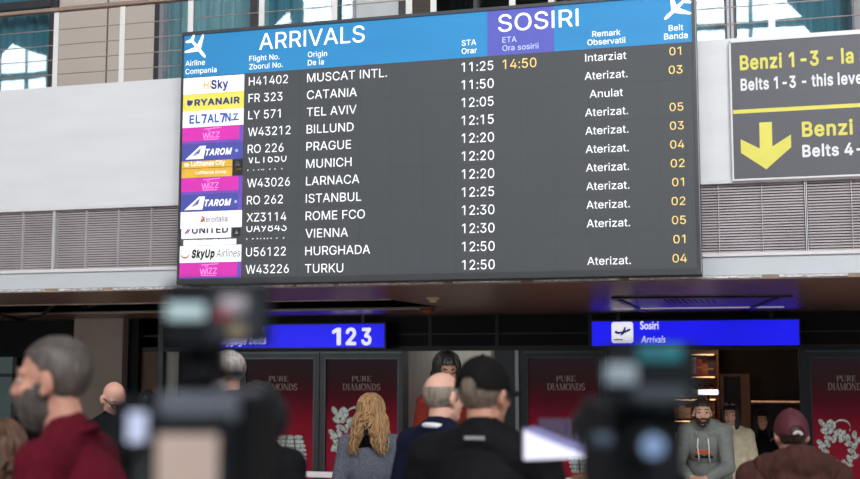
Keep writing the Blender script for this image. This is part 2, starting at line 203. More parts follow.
'S':[447,[[224,-9,188,-7,156,-1,128,9,102,23,81,40,64,60,51,83,42,109,38,137,104,137,108,118,114,102,123,88,136,76,150,66,166,59,185,53,204,50,224,49,246,50,267,54,286,60,303,69,317,79,329,92,338,106,344,122,346,139,344,154,340,168,332,179,322,189,310,197,296,205,280,211,263,217,245,222,184,239,145,253,112,269,86,289,67,313,56,341,52,372,54,400,62,425,75,448,92,468,113,484,138,498,165,508,195,514,227,516,259,514,289,508,316,498,340,484,360,468,377,449,390,427,398,403,401,378,337,378,332,402,320,421,302,437,280,449,254,456,225,459,204,457,185,454,167,448,152,440,139,430,129,418,121,405,117,391,115,376,117,359,122,345,131,334,142,324,155,315,169,308,184,302,198,297,212,293,264,279,279,275,295,270,312,264,328,256,344,248,359,238,372,226,384,213,395,198,402,180,407,161,408,139,406,112,399,87,386,64,370,43,349,25,323,11,294,0,261,-7]]],
'T':[449,[[32,452,32,509,417,509,417,452,257,452,257,0,193,0,193,452]]],
'U':[517,[[259,-8,220,-6,186,2,154,15,126,33,103,55,85,80,71,108,63,140,60,173,60,509,124,509,124,178,126,155,132,133,141,113,153,95,169,80,187,68,208,59,232,53,259,52,285,53,309,59,331,68,349,80,364,95,377,113,385,133,391,155,393,178,393,509,457,509,457,173,454,140,446,108,433,80,414,55,391,33,363,15,332,2,297,-6]]],
'V':[480,[[204,0,16,509,84,509,192,206,199,187,207,164,215,137,225,106,236,71,242,53,247,71,257,107,267,138,276,165,283,187,290,206,395,509,463,509,278,0]],[[242,53,248,31,235,31]]],
'W':[686,[[155,0,16,509,82,509,163,196,167,179,172,162,175,145,179,128,183,111,187,94,190,76,193,61,196,76,200,94,203,111,207,128,211,145,215,162,220,179,224,196,306,509,380,509,462,196,466,179,470,162,474,145,478,128,482,111,486,94,490,76,493,63,495,76,499,94,503,111,506,128,510,145,523,196,603,509,670,509,530,0,455,0,368,323,362,345,357,368,351,391,346,417,343,435,340,420,335,395,330,371,324,347,318,323,230,0]],[[343,435,341,445,336,475,350,475,345,446]],[[493,63,494,58,497,40,488,40,492,58]],[[193,61,194,58,197,40,189,40,193,58]]],
'X':[474,[[18,0,200,260,29,509,104,509,178,400,188,386,196,373,204,361,211,350,217,340,223,329,230,318,236,305,238,302,239,305,246,317,252,329,258,339,265,350,272,361,280,373,288,386,298,400,374,509,446,509,276,263,456,0,382,0,292,129,283,142,275,154,268,165,262,175,256,185,250,195,244,206,237,218,231,207,225,196,219,186,213,176,206,166,199,155,191,143,182,129,91,0]],[[237,218,237,218,230,231,244,231,238,219]],[[276,263,259,239,259,287]],[[238,302,243,292,232,292]],[[200,260,217,284,217,236]]],
'Y':[472,[[203,0,203,208,16,509,91,509,192,344,203,327,213,309,222,292,231,274,236,262,242,275,251,293,260,310,270,327,280,344,381,509,455,509,268,208,268,0]],[[236,262,240,254,250,230,224,230,233,254]]],
'Z':[438,[[42,0,42,46,273,385,284,400,295,415,306,431,318,446,323,453,306,453,285,452,265,452,244,452,223,452,40,452,40,509,397,509,397,462,169,129,157,113,146,97,134,81,122,65,115,55,131,56,152,57,173,57,193,57,214,57,399,57,399,0]],[[115,55,110,49,97,33,90,54,111,55]],[[323,453,329,461,341,476,348,454,327,453]]],
'0':[453,[[227,-7,191,-3,158,7,130,24,105,48,85,77,69,113,57,155,50,202,48,254,50,306,57,353,69,395,85,431,106,461,130,484,159,502,191,512,227,516,262,512,295,502,323,484,348,461,368,431,384,395,396,353,403,306,405,254,403,202,396,155,384,113,368,77,348,48,323,24,295,7,263,-3],[227,50,250,52,271,60,290,74,306,92,320,116,330,144,338,176,342,213,344,254,342,295,338,332,330,365,320,393,306,416,290,435,271,449,250,457,227,460,203,457,182,449,163,435,147,416,134,393,123,365,115,332,111,295,109,254,111,213,115,176,123,144,134,116,147,92,163,74,182,60,203,52]]],
'1':[453,[[276,509,276,0,212,0,212,448,209,448,86,358,86,427,198,509]]],
'2':[453,[[64,0,64,47,234,229,252,248,268,266,282,282,294,298,303,312,311,327,316,341,319,356,320,371,319,389,315,405,308,419,298,431,287,441,273,449,258,455,241,458,224,460,205,458,188,454,172,447,159,438,148,427,139,413,132,398,128,381,127,362,66,362,68,391,75,418,86,442,102,464,121,482,143,496,168,507,196,513,225,516,254,513,281,507,306,497,328,482,346,465,361,445,372,423,379,398,381,372,380,354,377,336,371,318,363,299,351,280,336,259,317,235,294,209,267,180,153,60,153,57,389,57,389,0]]],
'3':[453,[[218,-7,188,-5,159,1,133,10,108,22,88,38,70,57,57,79,48,104,44,132,109,132,112,115,118,100,126,87,137,76,150,66,165,59,182,54,200,51,219,50,239,51,258,55,275,61,291,69,304,80,315,93,323,108,328,125,329,145,328,163,323,180,316,196,306,211,292,223,275,234,254,241,229,246,201,248,157,248,157,299,288,448,288,452,70,452,70,509,372,509,372,461,221,289,247,290,279,286,308,276,333,262,354,244,371,222,383,198,391,173,393,145,390,116,383,90,370,66,354,45,333,27,309,12,281,2,251,-5]],[[221,289,211,278,211,289]]],
'4':[453,[[40,105,40,158,247,509,311,509,109,166,109,163,413,163,413,105]],[[282,0,282,121,282,146,282,318,343,318,343,0]]],
'5':[453,[[221,-7,192,-5,165,1,140,11,118,25,99,41,83,60,71,82,63,105,60,130,122,130,125,115,130,102,138,89,148,78,160,68,173,60,188,54,204,51,221,50,241,51,259,56,276,64,291,75,304,89,314,104,322,122,326,141,328,162,326,183,321,203,314,221,303,237,290,251,275,262,257,270,238,275,218,277,201,276,184,273,167,268,152,262,139,255,128,246,67,253,96,509,366,509,366,452,151,452,134,301,136,301,148,311,162,318,178,325,194,330,212,333,229,334,252,332,274,328,294,321,313,311,330,299,345,285,358,269,370,251,379,231,386,210,390,187,391,163,388,132,381,102,369,76,352,52,332,32,309,15,282,3,253,-4]]],
'6':[453,[[226,-7,196,-4,168,3,142,15,119,31,100,51,84,74,73,101,66,130,64,162,65,187,71,212,80,239,93,268,112,302,137,340,252,509,322,509,175,296,184,302,196,307,208,311,221,313,235,314,265,312,291,305,316,295,337,280,355,262,370,240,380,215,387,187,389,157,387,127,379,98,368,73,352,50,333,30,310,14,284,3,257,-4],[226,48,245,50,263,55,279,63,293,73,304,86,314,101,322,119,326,137,327,157,326,178,322,196,314,213,304,228,293,241,279,251,263,259,245,264,226,265,207,264,190,259,174,252,160,241,148,229,138,214,131,197,126,179,125,158,126,138,131,119,138,102,148,86,160,73,174,63,190,55,207,50]],[[175,296,151,261,145,261,151,270,157,279,165,288,174,295]]],
'7':[453,[[97,0,323,448,323,452,62,452,62,509,391,509,391,449,165,0]]],
'8':[453,[[226,-7,193,-5,163,1,136,11,111,25,91,42,74,62,62,84,54,109,52,135,53,156,58,176,65,195,75,212,87,228,101,241,117,252,134,260,153,265,153,267,129,276,109,289,93,308,80,330,73,354,70,380,73,405,79,429,90,450,106,469,124,485,146,498,170,508,197,514,226,516,255,514,282,508,306,498,328,485,346,469,361,450,373,429,379,405,382,380,379,354,372,330,359,308,343,289,323,276,300,267,300,265,319,260,335,252,351,241,365,228,377,212,387,195,395,176,399,156,401,135,398,109,391,84,378,62,362,42,341,25,317,11,289,1,259,-5],[226,49,248,50,267,54,285,60,300,69,313,79,323,91,331,106,335,121,337,139,335,157,330,173,322,189,312,202,298,213,283,223,265,230,247,234,226,235,206,234,187,230,169,223,154,213,140,202,130,189,122,173,117,157,115,139,117,121,121,106,129,91,139,79,152,69,167,60,185,54,205,50],[226,290,244,291,260,294,274,300,287,308,298,318,307,330,314,344,318,359,319,376,318,392,314,407,308,420,299,432,288,442,275,449,260,455,244,459,226,460,208,459,192,455,177,449,164,442,153,432,145,420,138,407,134,392,133,376,134,359,138,344,145,330,154,318,165,308,178,300,193,294,209,291]]],
'9':[453,[[226,516,256,513,285,506,310,494,333,478,352,458,368,434,380,408,387,378,389,347,387,322,382,296,373,270,359,240,340,207,315,168,200,0,130,0,277,213,268,207,257,202,245,198,232,195,218,195,188,197,161,203,137,214,116,229,98,247,83,269,72,294,66,321,64,352,66,382,73,411,85,436,101,459,120,479,143,494,168,506,196,513],[226,460,207,459,190,454,174,446,160,435,148,423,138,407,131,390,127,372,125,352,127,331,131,313,138,295,148,280,160,268,174,257,190,250,207,245,226,243,245,245,263,249,279,257,293,267,305,280,314,295,322,312,326,330,327,350,326,371,322,390,314,407,305,422,293,435,279,446,263,454,245,459]],[[277,213,301,248,307,248,302,238,295,229,287,221,278,214]]],
'.':[188,[[95,-4,83,-3,73,1,63,9,55,18,51,29,50,41,51,53,55,64,63,73,73,81,83,85,95,87,107,85,118,81,128,73,135,64,140,53,141,41,140,29,135,18,128,9,118,1,107,-3]]],
':':[188,[[95,-4,83,-3,73,1,63,9,55,18,51,29,50,41,51,53,55,64,63,73,73,81,83,85,95,87,107,85,118,81,128,73,135,64,140,53,141,41,140,29,135,18,128,9,118,1,107,-3]],[[95,271,83,272,73,277,63,284,55,294,51,304,50,316,51,328,55,339,63,349,73,356,83,360,95,362,107,360,118,356,128,349,135,339,140,328,141,316,140,304,135,294,128,284,118,277,107,272]]],
'-':[453,[[337,244,337,188,114,188,114,244]]]}
CAPH = 509.0
def outline(ch):        # groups of loops: an outer edge with its holes
    return [[[Vector((l[i], l[i+1])) for i in range(0, len(l), 2)] for l in grp] for grp in G[ch][1:]]
GLYPH_CACHE = {}
def glyph(ch, bold):
    if (ch, bold) not in GLYPH_CACHE:
        V, F = [], []
        for loops in outline(ch):
            c = bpy.data.curves.new('t', 'CURVE'); c.dimensions = '2D'; c.fill_mode = 'BOTH'
            for P in loops:
                sp = c.splines.new('POLY'); sp.points.add(len(P)-1); sp.use_cyclic_u = True
                for q, p in zip(sp.points, P): q.co = (p.x, p.y, 0, 1)
            o = bpy.data.objects.new('t', c); me = bpy.data.meshes.new_from_object(o); k = len(V)
            V += [(v.co.x, v.co.y, 0) for v in me.vertices]; F += [tuple(i+k for i in f.vertices) for f in me.polygons]
            bpy.data.objects.remove(o); bpy.data.curves.remove(c); bpy.data.meshes.remove(me)
            if bold:                       # a heavier weight: every edge gains a rim on both sides
                for P in loops:
                    for i in range(len(P)):
                        p, q = P[i-1], P[i]; d = q-p
                        if d.length < 1e-6: continue
                        d.normalize(); n = Vector((-d.y, d.x))*bold; e = d*bold*.45; k = len(V)
                        lv = 1+i % 4; V += [(*v, lv) for v in (p-e+n, p-e-n, q+e-n, q+e+n)]; F.append((k, k+1, k+2, k+3))
        GLYPH_CACHE[ch, bold] = (V, F)
    return GLYPH_CACHE[ch, bold]
def extent(s, bold=0.):
    cx, xs_ = 0, []
    for ch in s:
        if ch not in G: cx += 200; continue
        xs_ += [p.x+cx for L in outline(ch) for P in L for p in P]; cx += G[ch][0]+bold*1.6
    return min(xs_), max(xs_)
def text(name, s, parent, x, z, cap, Y, m, align='l', width=None, xs=1., bold=0., shear=0., clip=None):
    k = cap/CAPH; xmin, xmax = extent(s, bold)
    if width: xs = width/((xmax-xmin)*k)
    ox = {'l': xmin, 'c': (xmin+xmax)/2, 'r': xmax}[align]
    bm = bmesh.new(); cx = 0
    for ch in s:
        if ch == ' ' or ch not in G: cx += 200; continue
        V, F = glyph(ch, bold)
        vs = [bm.verts.new((x+(px+cx-ox)*k*xs+py*k*shear, Y-.0002*lv, z+py*k)) for px, py, lv in V]
        for f in F:
            try: bm.faces.new([vs[i] for i in f])
            except ValueError: pass
        cx += G[ch][0] + bold*1.6
    if clip:
        for zc, up in clip:
            bmesh.ops.bisect_plane(bm, geom=bm.verts[:]+bm.edges[:]+bm.faces[:], plane_co=(0, 0, zc), plane_no=(0, 0, 1 if up else -1), clear_outer=True)
    for f in bm.faces:
        f.normal_update()
        if f.normal.y > 0: f.normal_flip()
    me = bpy.data.meshes.new(name); bm.to_mesh(me); bm.free()
    return obj(name, me, m, parent)
def human_text(name, s, parent, x, z, cap, Y, m, width=None, shear=0., bold=0.):   # rounder humanist lettering of the hall's signs
    c = bpy.data.curves.new('t', 'FONT'); c.body = s; c.shear = shear; c.offset = bold; c.resolution_u = 4
    o = bpy.data.objects.new('t', c); C.objects.link(o)
    me = bpy.data.meshes.new_from_object(o.evaluated_get(bpy.context.evaluated_depsgraph_get()))
    bpy.data.objects.remove(o); xs = [v.co.x for v in me.vertices]; k = cap/.69
    kx = width/(max(xs)-min(xs)) if width else k; x0 = min(xs)
    for v in me.vertices: v.co = (x+(v.co.x-x0)*kx, Y, z+v.co.y*k)
    return obj(name, me, m, parent)
def arc(cx, cy, rx, ry, a0, a1, n=10): return [(cx+rx*math.cos(math.radians(a0+(a1-a0)*i/n)), cy+ry*math.sin(math.radians(a0+(a1-a0)*i/n))) for i in range(n+1)]
SERIF = {   # (advance, strokes); a stroke is (points, fixed width or None for the contrast of a broad pen)
 'P': (.62, [([(.15,0),(.15,1)],.13), ([(.15,.97)]+arc(.33,.74,.22,.23,90,-90)+[(.15,.51)],None), ([(.03,.02),(.3,.02)],.04), ([(.03,.98),(.2,.98)],.04)]),
 'U': (.78, [([(.15,1),(.15,.3)]+arc(.38,.27,.23,.25,180,270,6),.12), (arc(.38,.27,.24,.25,270,360,6)+[(.62,1)],.04), ([(.03,.98),(.28,.98)],.04), ([(.5,.98),(.74,.98)],.04)]),
 'R': (.72, [([(.15,0),(.15,1)],.13), ([(.15,.97)]+arc(.32,.75,.2,.22,90,-90)+[(.15,.53)],None), ([(.34,.52),(.62,.02)],.12), ([(.03,.02),(.28,.02)],.04), ([(.03,.98),(.2,.98)],.04)]),
 'E': (.64, [([(.15,0),(.15,1)],.13), ([(.03,.98),(.55,.98)],.04), ([(.15,.5),(.42,.5)],.04), ([(.03,.02),(.56,.02)],.04), ([(.55,.78),(.55,1)],.04), ([(.57,0),(.57,.24)],.04), ([(.42,.38),(.42,.62)],.04)]),
 'D': (.8, [([(.16,0),(.16,1)],.13), ([(.16,.98)]+arc(.32,.5,.36,.48,90,-90,14)+[(.16,.02)],None), ([(.03,.98),(.3,.98)],.04), ([(.03,.02),(.3,.02)],.04)]),
 'I': (.36, [([(.18,0),(.18,1)],.13), ([(.05,.98),(.31,.98)],.04), ([(.05,.02),(.31,.02)],.04)]),
 'A': (.76, [([(.36,1),(.1,0)],.04), ([(.36,1),(.62,0)],.13), ([(.2,.33),(.53,.33)],.04), ([(.0,.02),(.22,.02)],.04), ([(.48,.02),(.76,.02)],.04)]),
 'M': (.96, [([(.14,0),(.14,1)],.04), ([(.14,1),(.46,.03)],.12), ([(.78,1),(.46,.03)],.04), ([(.8,0),(.8,1)],.13), ([(.03,.02),(.26,.02)],.04), ([(.66,.02),(.93,.02)],.04)]),
 'O': (.84, [(arc(.42,.5,.34,.48,0,360,22),None)]),
 'N': (.82, [([(.14,0),(.14,1)],.04), ([(.14,1),(.66,.02)],.13), ([(.67,0),(.67,1)],.04), ([(.03,.02),(.26,.02)],.04), ([(.56,.98),(.79,.98)],.04)]),
 'S': (.62, [(arc(.3,.74,.19,.24,30,270,12)+arc(.3,.26,.21,.24,90,-150,12),None), ([(.49,.7),(.49,.98)],.04), ([(.09,.02),(.09,.32)],.04)]),
}
def serif(name, s, parent, x, z, cap, Y, m, width):
    adv = sum(SERIF[c][0] for c in s); kx = width/adv; bm = bmesh.new(); cx = x-width/2
    for c in s:
        for pts, wd in SERIF[c][1]:
            for (ax, ay), (bx_, by_) in zip(pts, pts[1:]):
                d = Vector((bx_-ax, by_-ay)); L = d.length
                if L < 1e-6: continue
                wv = wd or (.04 + .1*abs(d.y/L)); n = Vector((-d.y, d.x))/L*wv/2; e = d/L*.01
                q = [Vector((ax, ay))-e+n, Vector((bx_, by_))+e+n, Vector((bx_, by_))+e-n, Vector((ax, ay))-e-n]
                bm.faces.new([bm.verts.new((cx+p.x*kx, Y, z+p.y*cap)) for p in q])
        cx += SERIF[c][0]*kx
    return obj(name, bm, m, parent)
# ------------------------------------------------------------------ materials of the hall
WHITE = mat('white_wall_panel', srgb(226,227,230), .45, var=.035, scale=2.2, stretch=(.6,1,3))
FASCIA = mat('pale_grey_fascia', srgb(200,205,210), .4, var=.03, scale=2)
TRIM = mat('white_aluminium', srgb(222,220,222), .35, var=.03)
SLAT = mat('grey_slat', srgb(200,190,193), .5, var=.12, scale=3)
GAP = mat('slat_gap', srgb(84,76,78), .7)
BEIGE = mat('beige_cladding', srgb(196,184,174), .5, var=.03, scale=1.5)
BRONZE = mat('dark_window_frame', srgb(46,46,52), .4)
SILVER = mat('grey_window_frame', srgb(140,142,146), .35, .3)
POST = mat('white_railing_post', srgb(232,230,228), .35, var=.02)
CABLE = mat('steel_cable', srgb(168,152,146), .4, .3)
RAILW = mat('brown_handrail', srgb(150,128,114), .4, var=.12, scale=6, stretch=(.2,4,4))
CURTAIN = mat('teal_curtain', srgb(104,146,156), .8, var=.16, scale=6, stretch=(3,3,.2))
CURTAIN2 = mat('grey_curtain', srgb(178,190,190), .8, var=.12, scale=6, stretch=(3,3,.2))
ROOMDARK = mat('dim_room', srgb(50,46,44), .8)
BLACK = mat('black_cladding', srgb(15,18,21), .5, var=.2, scale=3, spec=.15)
DOORFR = mat('dark_teal_frame', srgb(36,46,52), .35, var=.1)
STEEL = mat('brushed_steel', srgb(150,156,158), .3, .6, var=.06)
PILLAR = mat('taupe_stone', srgb(178,163,150), .6, var=.05, scale=3)
PANELB = mat('brown_panel', srgb(118,92,76), .6, var=.06, scale=3)
SOFFIT = mat('brown_metal_strip', srgb(132,98,80), .32, .0, var=.12, scale=2, stretch=(.3,6,1), spec=.9)
SOFEDGE = mat('soffit_edge', srgb(150,130,116), .35, .4, var=.2, scale=14)
GLINT = mat('flecked_glint_trim', srgb(226,220,222), .3, .2, var=.5, scale=26, stretch=(1,3,3), bump=.9)  # bumpy trim; its strong pale and dark flecks put glints into the colour
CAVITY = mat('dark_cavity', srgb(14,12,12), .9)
FLOOR = mat('polished_floor', srgb(196,190,184), .3, var=.06, scale=1.2)
HALL = mat('hall_plaster', srgb(188,188,190), .7, var=.03, scale=2)
TEALFR = mat('teal_steel', srgb(70,120,132), .5)
def sky_mat():
    m = mat('daylit_pane', (1, 1, 1), .5, emit=SKY_STRENGTH, ecol=(.97, .99, 1.0), var=.01); return m
SKYM = sky_mat()

D1, U, D2, BACK = 8.70, 10.4, 14.6, -6.0
MIR = 2*U - BACK              # where the windows behind the camera appear, mirrored in the upper glazing
zf0 = (Z(0,290,D1)+Z(860,272,D1))/2; SOF = zf0-.004
zg0, zg1, zw1 = Z(0,271,D1), Z(0,212.6,D1), (Z(0,89.8,D1)+Z(770,36.7,D1))/2
XL, XR = -15.0, 6.5

# ------------------------------------------------------------------ shell
sbox('floor', FLOOR, XL-5, XR+1, BACK-.2, 19, -.1, 0)
sbox('ceiling_1', HALL, XL-5, XR+1, BACK-.2, 19, 13.0, 13.2)
sbox('wall_left', HALL, XL-5, XL-4.8, BACK, 19, 0, 13)
sbox('wall_right', HALL, XR+.8, XR+1, BACK, 19, 0, 13)
sbox('wall_back', HALL, XL-5, XR+1, BACK-.2, BACK, 0, 13)
# daylight windows high in the wall behind the camera; their panes show mirrored in the upper glazing
SKYM2 = mat('pane_added_right', (1, 1, 1), .5, emit=SKY_STRENGTH*1.7, ecol=(.97, .99, 1.0), var=.01)  # stronger glow for the panes added on the right
def panes(n, plist):
    root = None
    for P in plist:
        pts = [(X(px, py, MIR), Z(px, py, MIR)) for px, py in P]
        bm = bmesh.new(); poly(bm, pts, BACK+.03)
        for f in bm.faces:
            f.normal_update()
            if f.normal.y < 0: f.normal_flip()
        me = bpy.data.meshes.new('pane'); bm.to_mesh(me); bm.free()
        o = obj('window_%d' % n if root is None else 'pane', me, SKYM2 if n == 5 else SKYM, root)
        if root is None: root = o; o['kind'] = 'structure'; o['label'] = 'tall daylight window behind the hall'
    return root
panes(1, [[(-60,60),(-30,40),(-4,54),(-4,73),(-60,76)], [(0,54),(11.5,43),(23.6,49),(23.6,72),(0,73)], [(26.5,50),(44.5,55.3),(44.5,70),(26.5,72)], [(0,81),(22.5,79),(22.5,96),(0,96)], [(27,79),(44,76.5),(44,96),(27,96)]])
panes(2, [[(272,26),(288,10.5),(290,22)], [(302,-20),(352,-20),(352,22),(303,24)], [(303,28),(352,26),(352,70),(303,70)]])
panes(3, [[(690,-70),(748.5,-70),(748.5,21),(690,23.5)], [(752.5,-70),(787,-70),(787,1),(802,16),(752.5,20.5)], [(690,30.5),(748.5,28),(748.5,60),(690,60)], [(752.5,27.6),(804,25),(813,34),(830,60),(752.5,60)]])
panes(4, [[(480,-75),(560,-75),(560,-8),(480,-8)], [(570,-75),(660,-75),(660,-8),(570,-8)]])
panes(5, [[(872,-70),(960,-70),(960,95),(872,95)], [(968,-70),(1056,-70),(1056,95),(968,95)], [(1064,-70),(1135,-70),(1135,95),(1064,95)]])  # unseen panes added to brighten the right part of the parapet

def added_panes(n, x0, x1, z0, z1, m):
    bm = bmesh.new(); k = max(1, round((x1-x0)/1.5)); root = None
    for i in range(k):
        a, b = x0+(x1-x0)*i/k+.05, x0+(x1-x0)*(i+1)/k-.05
        o = bx('pane' if root else 'window_%d' % n, m, (a, b, BACK+.005, BACK+.03, z0, z1), root)
        if not root: root = o; o['kind'] = 'structure'; o['label'] = 'added fill light panes behind the hall'
added_panes(13, -19, -9, .3, 3.6, mat('added_fill_pane', (1, 1, 1), .5, emit=LOW_STRENGTH, ecol=(.97, .99, 1), var=.01))  # unseen glowing panes, added to lift the facade and the people
# ------------------------------------------------------------------ mezzanine front
sbox('wall_front', WHITE, XL, XR, D1, D1+.12, zg1+.026, zw1)
sbox('trim_1', TRIM, XL, XR, D1-.02, D1+.1, zg1, zg1+.026)
sbox('trim_2', TRIM, XL, XR, D1-.02, D1+.1, zg0-.024, zg0)
sbox('wall_front_lower', FASCIA, XL, XR, D1, D1+.12, zf0, zg0-.024)
sbox('wall_front_backing', GAP, XL, XR, D1+.09, D1+.12, zg0, zg1)
sbox('trim_3', SOFEDGE, XL, XR, D1+.0, D1+.05, zf0-.03, zf0-.001)
bm = bmesh.new(); x = XL
while x < XR:
    L = random.uniform(.25, 1.1); box(bm, x, min(x+L, XR), D1-.012, D1+.0, zf0-.021, zf0-.004); x += L+random.uniform(.02, .16)
struct('trim_4', bm, GLINT)  # broken strip that imitates a line of glints under the fascia
seam = X(807, 220, D1)
for k, side in ((-6, 'far left end of the white parapet wall'), (-5, 'left of the arrivals board, next to its edge'), (-4, 'half hidden by the left edge of the arrivals board'), (-1, 'right of the arrivals board, under the grey belts sign'), (0, 'at the right end, below the belts sign')):
    x0 = seam+1.2*k; x1 = x0+1.2-.006
    t = thing('ventilation_grille', 'grey louvred ventilation grille '+side, 'vent grille', (x0, D1, zg0), 'louvred grilles in the mezzanine front')
    bm = bmesh.new(); n = 25
    for i in range(n):
        z = zg0 + (i+.5)*(zg1-zg0)/n
        a = [bm.verts.new(p) for p in ((x0+.01, D1+.012, z-.0065), (x1-.01, D1+.012, z-.0065), (x1-.01, D1+.03, z+.007), (x0+.01, D1+.03, z+.007))]
        b = [bm.verts.new(v.co+Vector((0, .002, .003))) for v in a]
        for f in ((0,1,2,3), (7,6,5,4), (0,4,5,1), (1,5,6,2), (2,6,7,3), (3,7,4,0)): bm.faces.new([(a+b)[q] for q in f])
    obj('louvre_slats', bm, SLAT, t)
    for j, xx in enumerate((x0, x1-.01)): bx('side_frame', TRIM, (xx+(.005 if j else 0), xx+(.01 if j else .005), D1-.004, D1+.06, zg0, zg1), t)
    for j in (1, 2, 3): bx('divider', SLAT, (x0+.3*j-.0022, x0+.3*j+.0022, D1-.002, D1+.03, zg0, zg1), t)
# slab and soffit: brown metal strips with a missing run on the left that opens on a dark void
sbox('ceiling_2', HALL, XL, XR, D1+.12, D2+4.2, zw1-.5, zw1-.3)
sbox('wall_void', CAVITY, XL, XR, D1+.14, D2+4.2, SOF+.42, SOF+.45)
gx1 = flat(424, 305, SOF).x
bm = bmesh.new(); y = D1+.06
while y < D2-.02:
    y1 = min(y+.148, D2)
    yc = (y+y1)/2
    if 10.95 < yc < 12.75: box(bm, gx1+(yc-11.45)*.06, XR, y, y1, SOF, SOF+.02)
    else: box(bm, XL, XR, y, y1, SOF, SOF+.02)
    y += .15
struct('ceiling_3', bm, SOFFIT)
bm = bmesh.new()
for yy in (10.9, 12.78): box(bm, XL, gx1, yy-.02, yy+.012, SOF-.01, SOF+.004)
struct('trim_5', bm, SOFEDGE)
for k, (p, lab) in enumerate((([(-5, 313, 0), (20, 318, -.02), (42, 314, -.01), (58, 306, .05), (75, 303, .2)], 'black cable drooping from the open ceiling gap at far left'), ([(60, 304, .2), (85, 309, .02), (112, 306, .06), (140, 303, .2)], 'black cable looped inside the open ceiling gap above the taupe pillar'))):
    P = [flat(a, b, SOF)+Vector((0, 0, c)) for a, b, c in p]; Q = []
    for i in range(len(P)-1):
        for j in range(6):
            t_ = j/6; s_ = t_*t_*(3-2*t_); Q.append(P[i].lerp(P[i+1], t_) + Vector((0, 0, 0)))
    bm = bmesh.new(); tube(bm, Q+[P[-1]], .018); tag(obj('ceiling_cable', bm, mat('black_rubber', srgb(16,15,15), .6), smooth=True), lab, 'cable', 'cables hanging from the ceiling gap')
bm = bmesh.new(); p = flat(22, 305, SOF); box(bm, p.x-.3, p.x+.3, p.y-.1, p.y+.15, SOF+.03, SOF+.1)
tag(obj('cable_tray', bm, mat('galvanised', srgb(150,138,124), .4, .5, var=.3, scale=12, bump=.5)), 'short metal tray inside the dark ceiling gap at far left', 'tray')
# smoke detector and its orange neighbour
p = flat(433, 297, SOF)
t = thing('smoke_detector', 'round cream smoke detector on the brown slatted soffit', 'smoke detector', (p.x, p.y, SOF))
CREAM = mat('cream_plastic', srgb(226,206,168), .5)
bm = bmesh.new(); loft(bm, [[Vector((p.x+r*math.cos(a), p.y+r*math.sin(a), SOF+z)) for a in [2*PI*i/24 for i in range(24)]] for r, z in ((.062,-.001),(.062,-.018),(.05,-.026))]); obj('base', bm, CREAM, t, True)
bm = bmesh.new(); loft(bm, [[Vector((p.x+r*math.cos(a), p.y+r*math.sin(a), SOF+z)) for a in [2*PI*i/24 for i in range(24)]] for r, z in ((.04,-.026),(.036,-.046),(.018,-.052))]); obj('sensor', bm, CREAM, t, True)
p = flat(427, 308, SOF)
t = thing('warning_lamp', 'small orange warning lamp at the end of the ceiling gap', 'lamp', (p.x, p.y, SOF))
bm = bmesh.new(); rbox(bm, p.x-.07, p.x+.07, p.y-.07, p.y+.07, SOF-.03, SOF-.001, .008); obj('housing', bm, mat('brown_plastic', srgb(120,62,30), .5), t)
bm = bmesh.new(); ell(bm, (p.x, p.y, SOF-.03), (.055, .055, .035)); obj('lens', bm, mat('orange_plastic', srgb(176,84,30), .35), t, True)
# access hatch over the right sign
HATCH = mat('hatch_edge', srgb(16,12,16), .4)
t = thing('access_hatch', 'dark outlined access hatch in the soffit above the exit sign', 'hatch', flat(695, 303, SOF))
def soffit_bar(name, a, b, wd, m, th=.015):
    a, b = flat(*a, SOF-.001), flat(*b, SOF-.001); d = (b-a).normalized(); n = Vector((-d.y, d.x, 0))*wd/2; dz = Vector((0, 0, -th))
    bm = bmesh.new(); loft(bm, [[a+n, a-n, a-n+dz, a+n+dz], [b+n, b-n, b-n+dz, b+n+dz]]); return obj(name, bm, m, t)
soffit_bar('front_edge', (612, 297.2), (792, 295.6), .1, HATCH); soffit_bar('side_edge', (614, 297.5), (645, 311), .05, HATCH); soffit_bar('side_edge', (776, 297), (742, 311), .05, HATCH)
soffit_bar('light_strip', (614, 308.4), (784, 306.6), .1, mat('pale_strip', srgb(225,215,225), .4, emit=.25), .01)
bm = bmesh.new()
for i in range(9):
    a, b = flat(663+i*6, 299, SOF-.001), flat(668+i*6, 303, SOF-.001)
    box(bm, a.x, a.x+.02, a.y, b.y, SOF-.006, SOF-.001)
obj('vent_slots', bm, HATCH, t)

# ------------------------------------------------------------------ upper storey behind the railing
zu0, zu1 = zw1-.3, 7.2
def ux(px, py=40): return X(px, py, U)
def upanel(n, a, b, m, y0=0., y1=.1, z0=None, z1=None): return sbox('wall_upper_%s' % n, m, ux(a), ux(b), U+y0, U+y1, z0 or zu0, z1 or zu1)
upanel('beige', 58.5, 155, BEIGE); upanel('grey', 356, 399, mat('pale_grey_panel', srgb(196,199,200), .5, var=.03)); upanel('end', 855, 930, mat('mid_grey_panel', srgb(140,142,148), .5))
upanel('joint', 106.6, 107.8, GAP, -.004, .02)
bm = bmesh.new(); box(bm, ux(58.5), ux(155), U-.004, U+.02, Z(107, 3.6, U), Z(107, 3.0, U)); struct('trim_6', bm, GAP)
upanel('dark', 413, 431, mat('dark_brown_panel', srgb(62,48,38), .6))
GL = glass('clear_window_glass', (.78, .9, .93), .038); GLD = glass('dark_window_glass', (.35, .42, .42), .02)
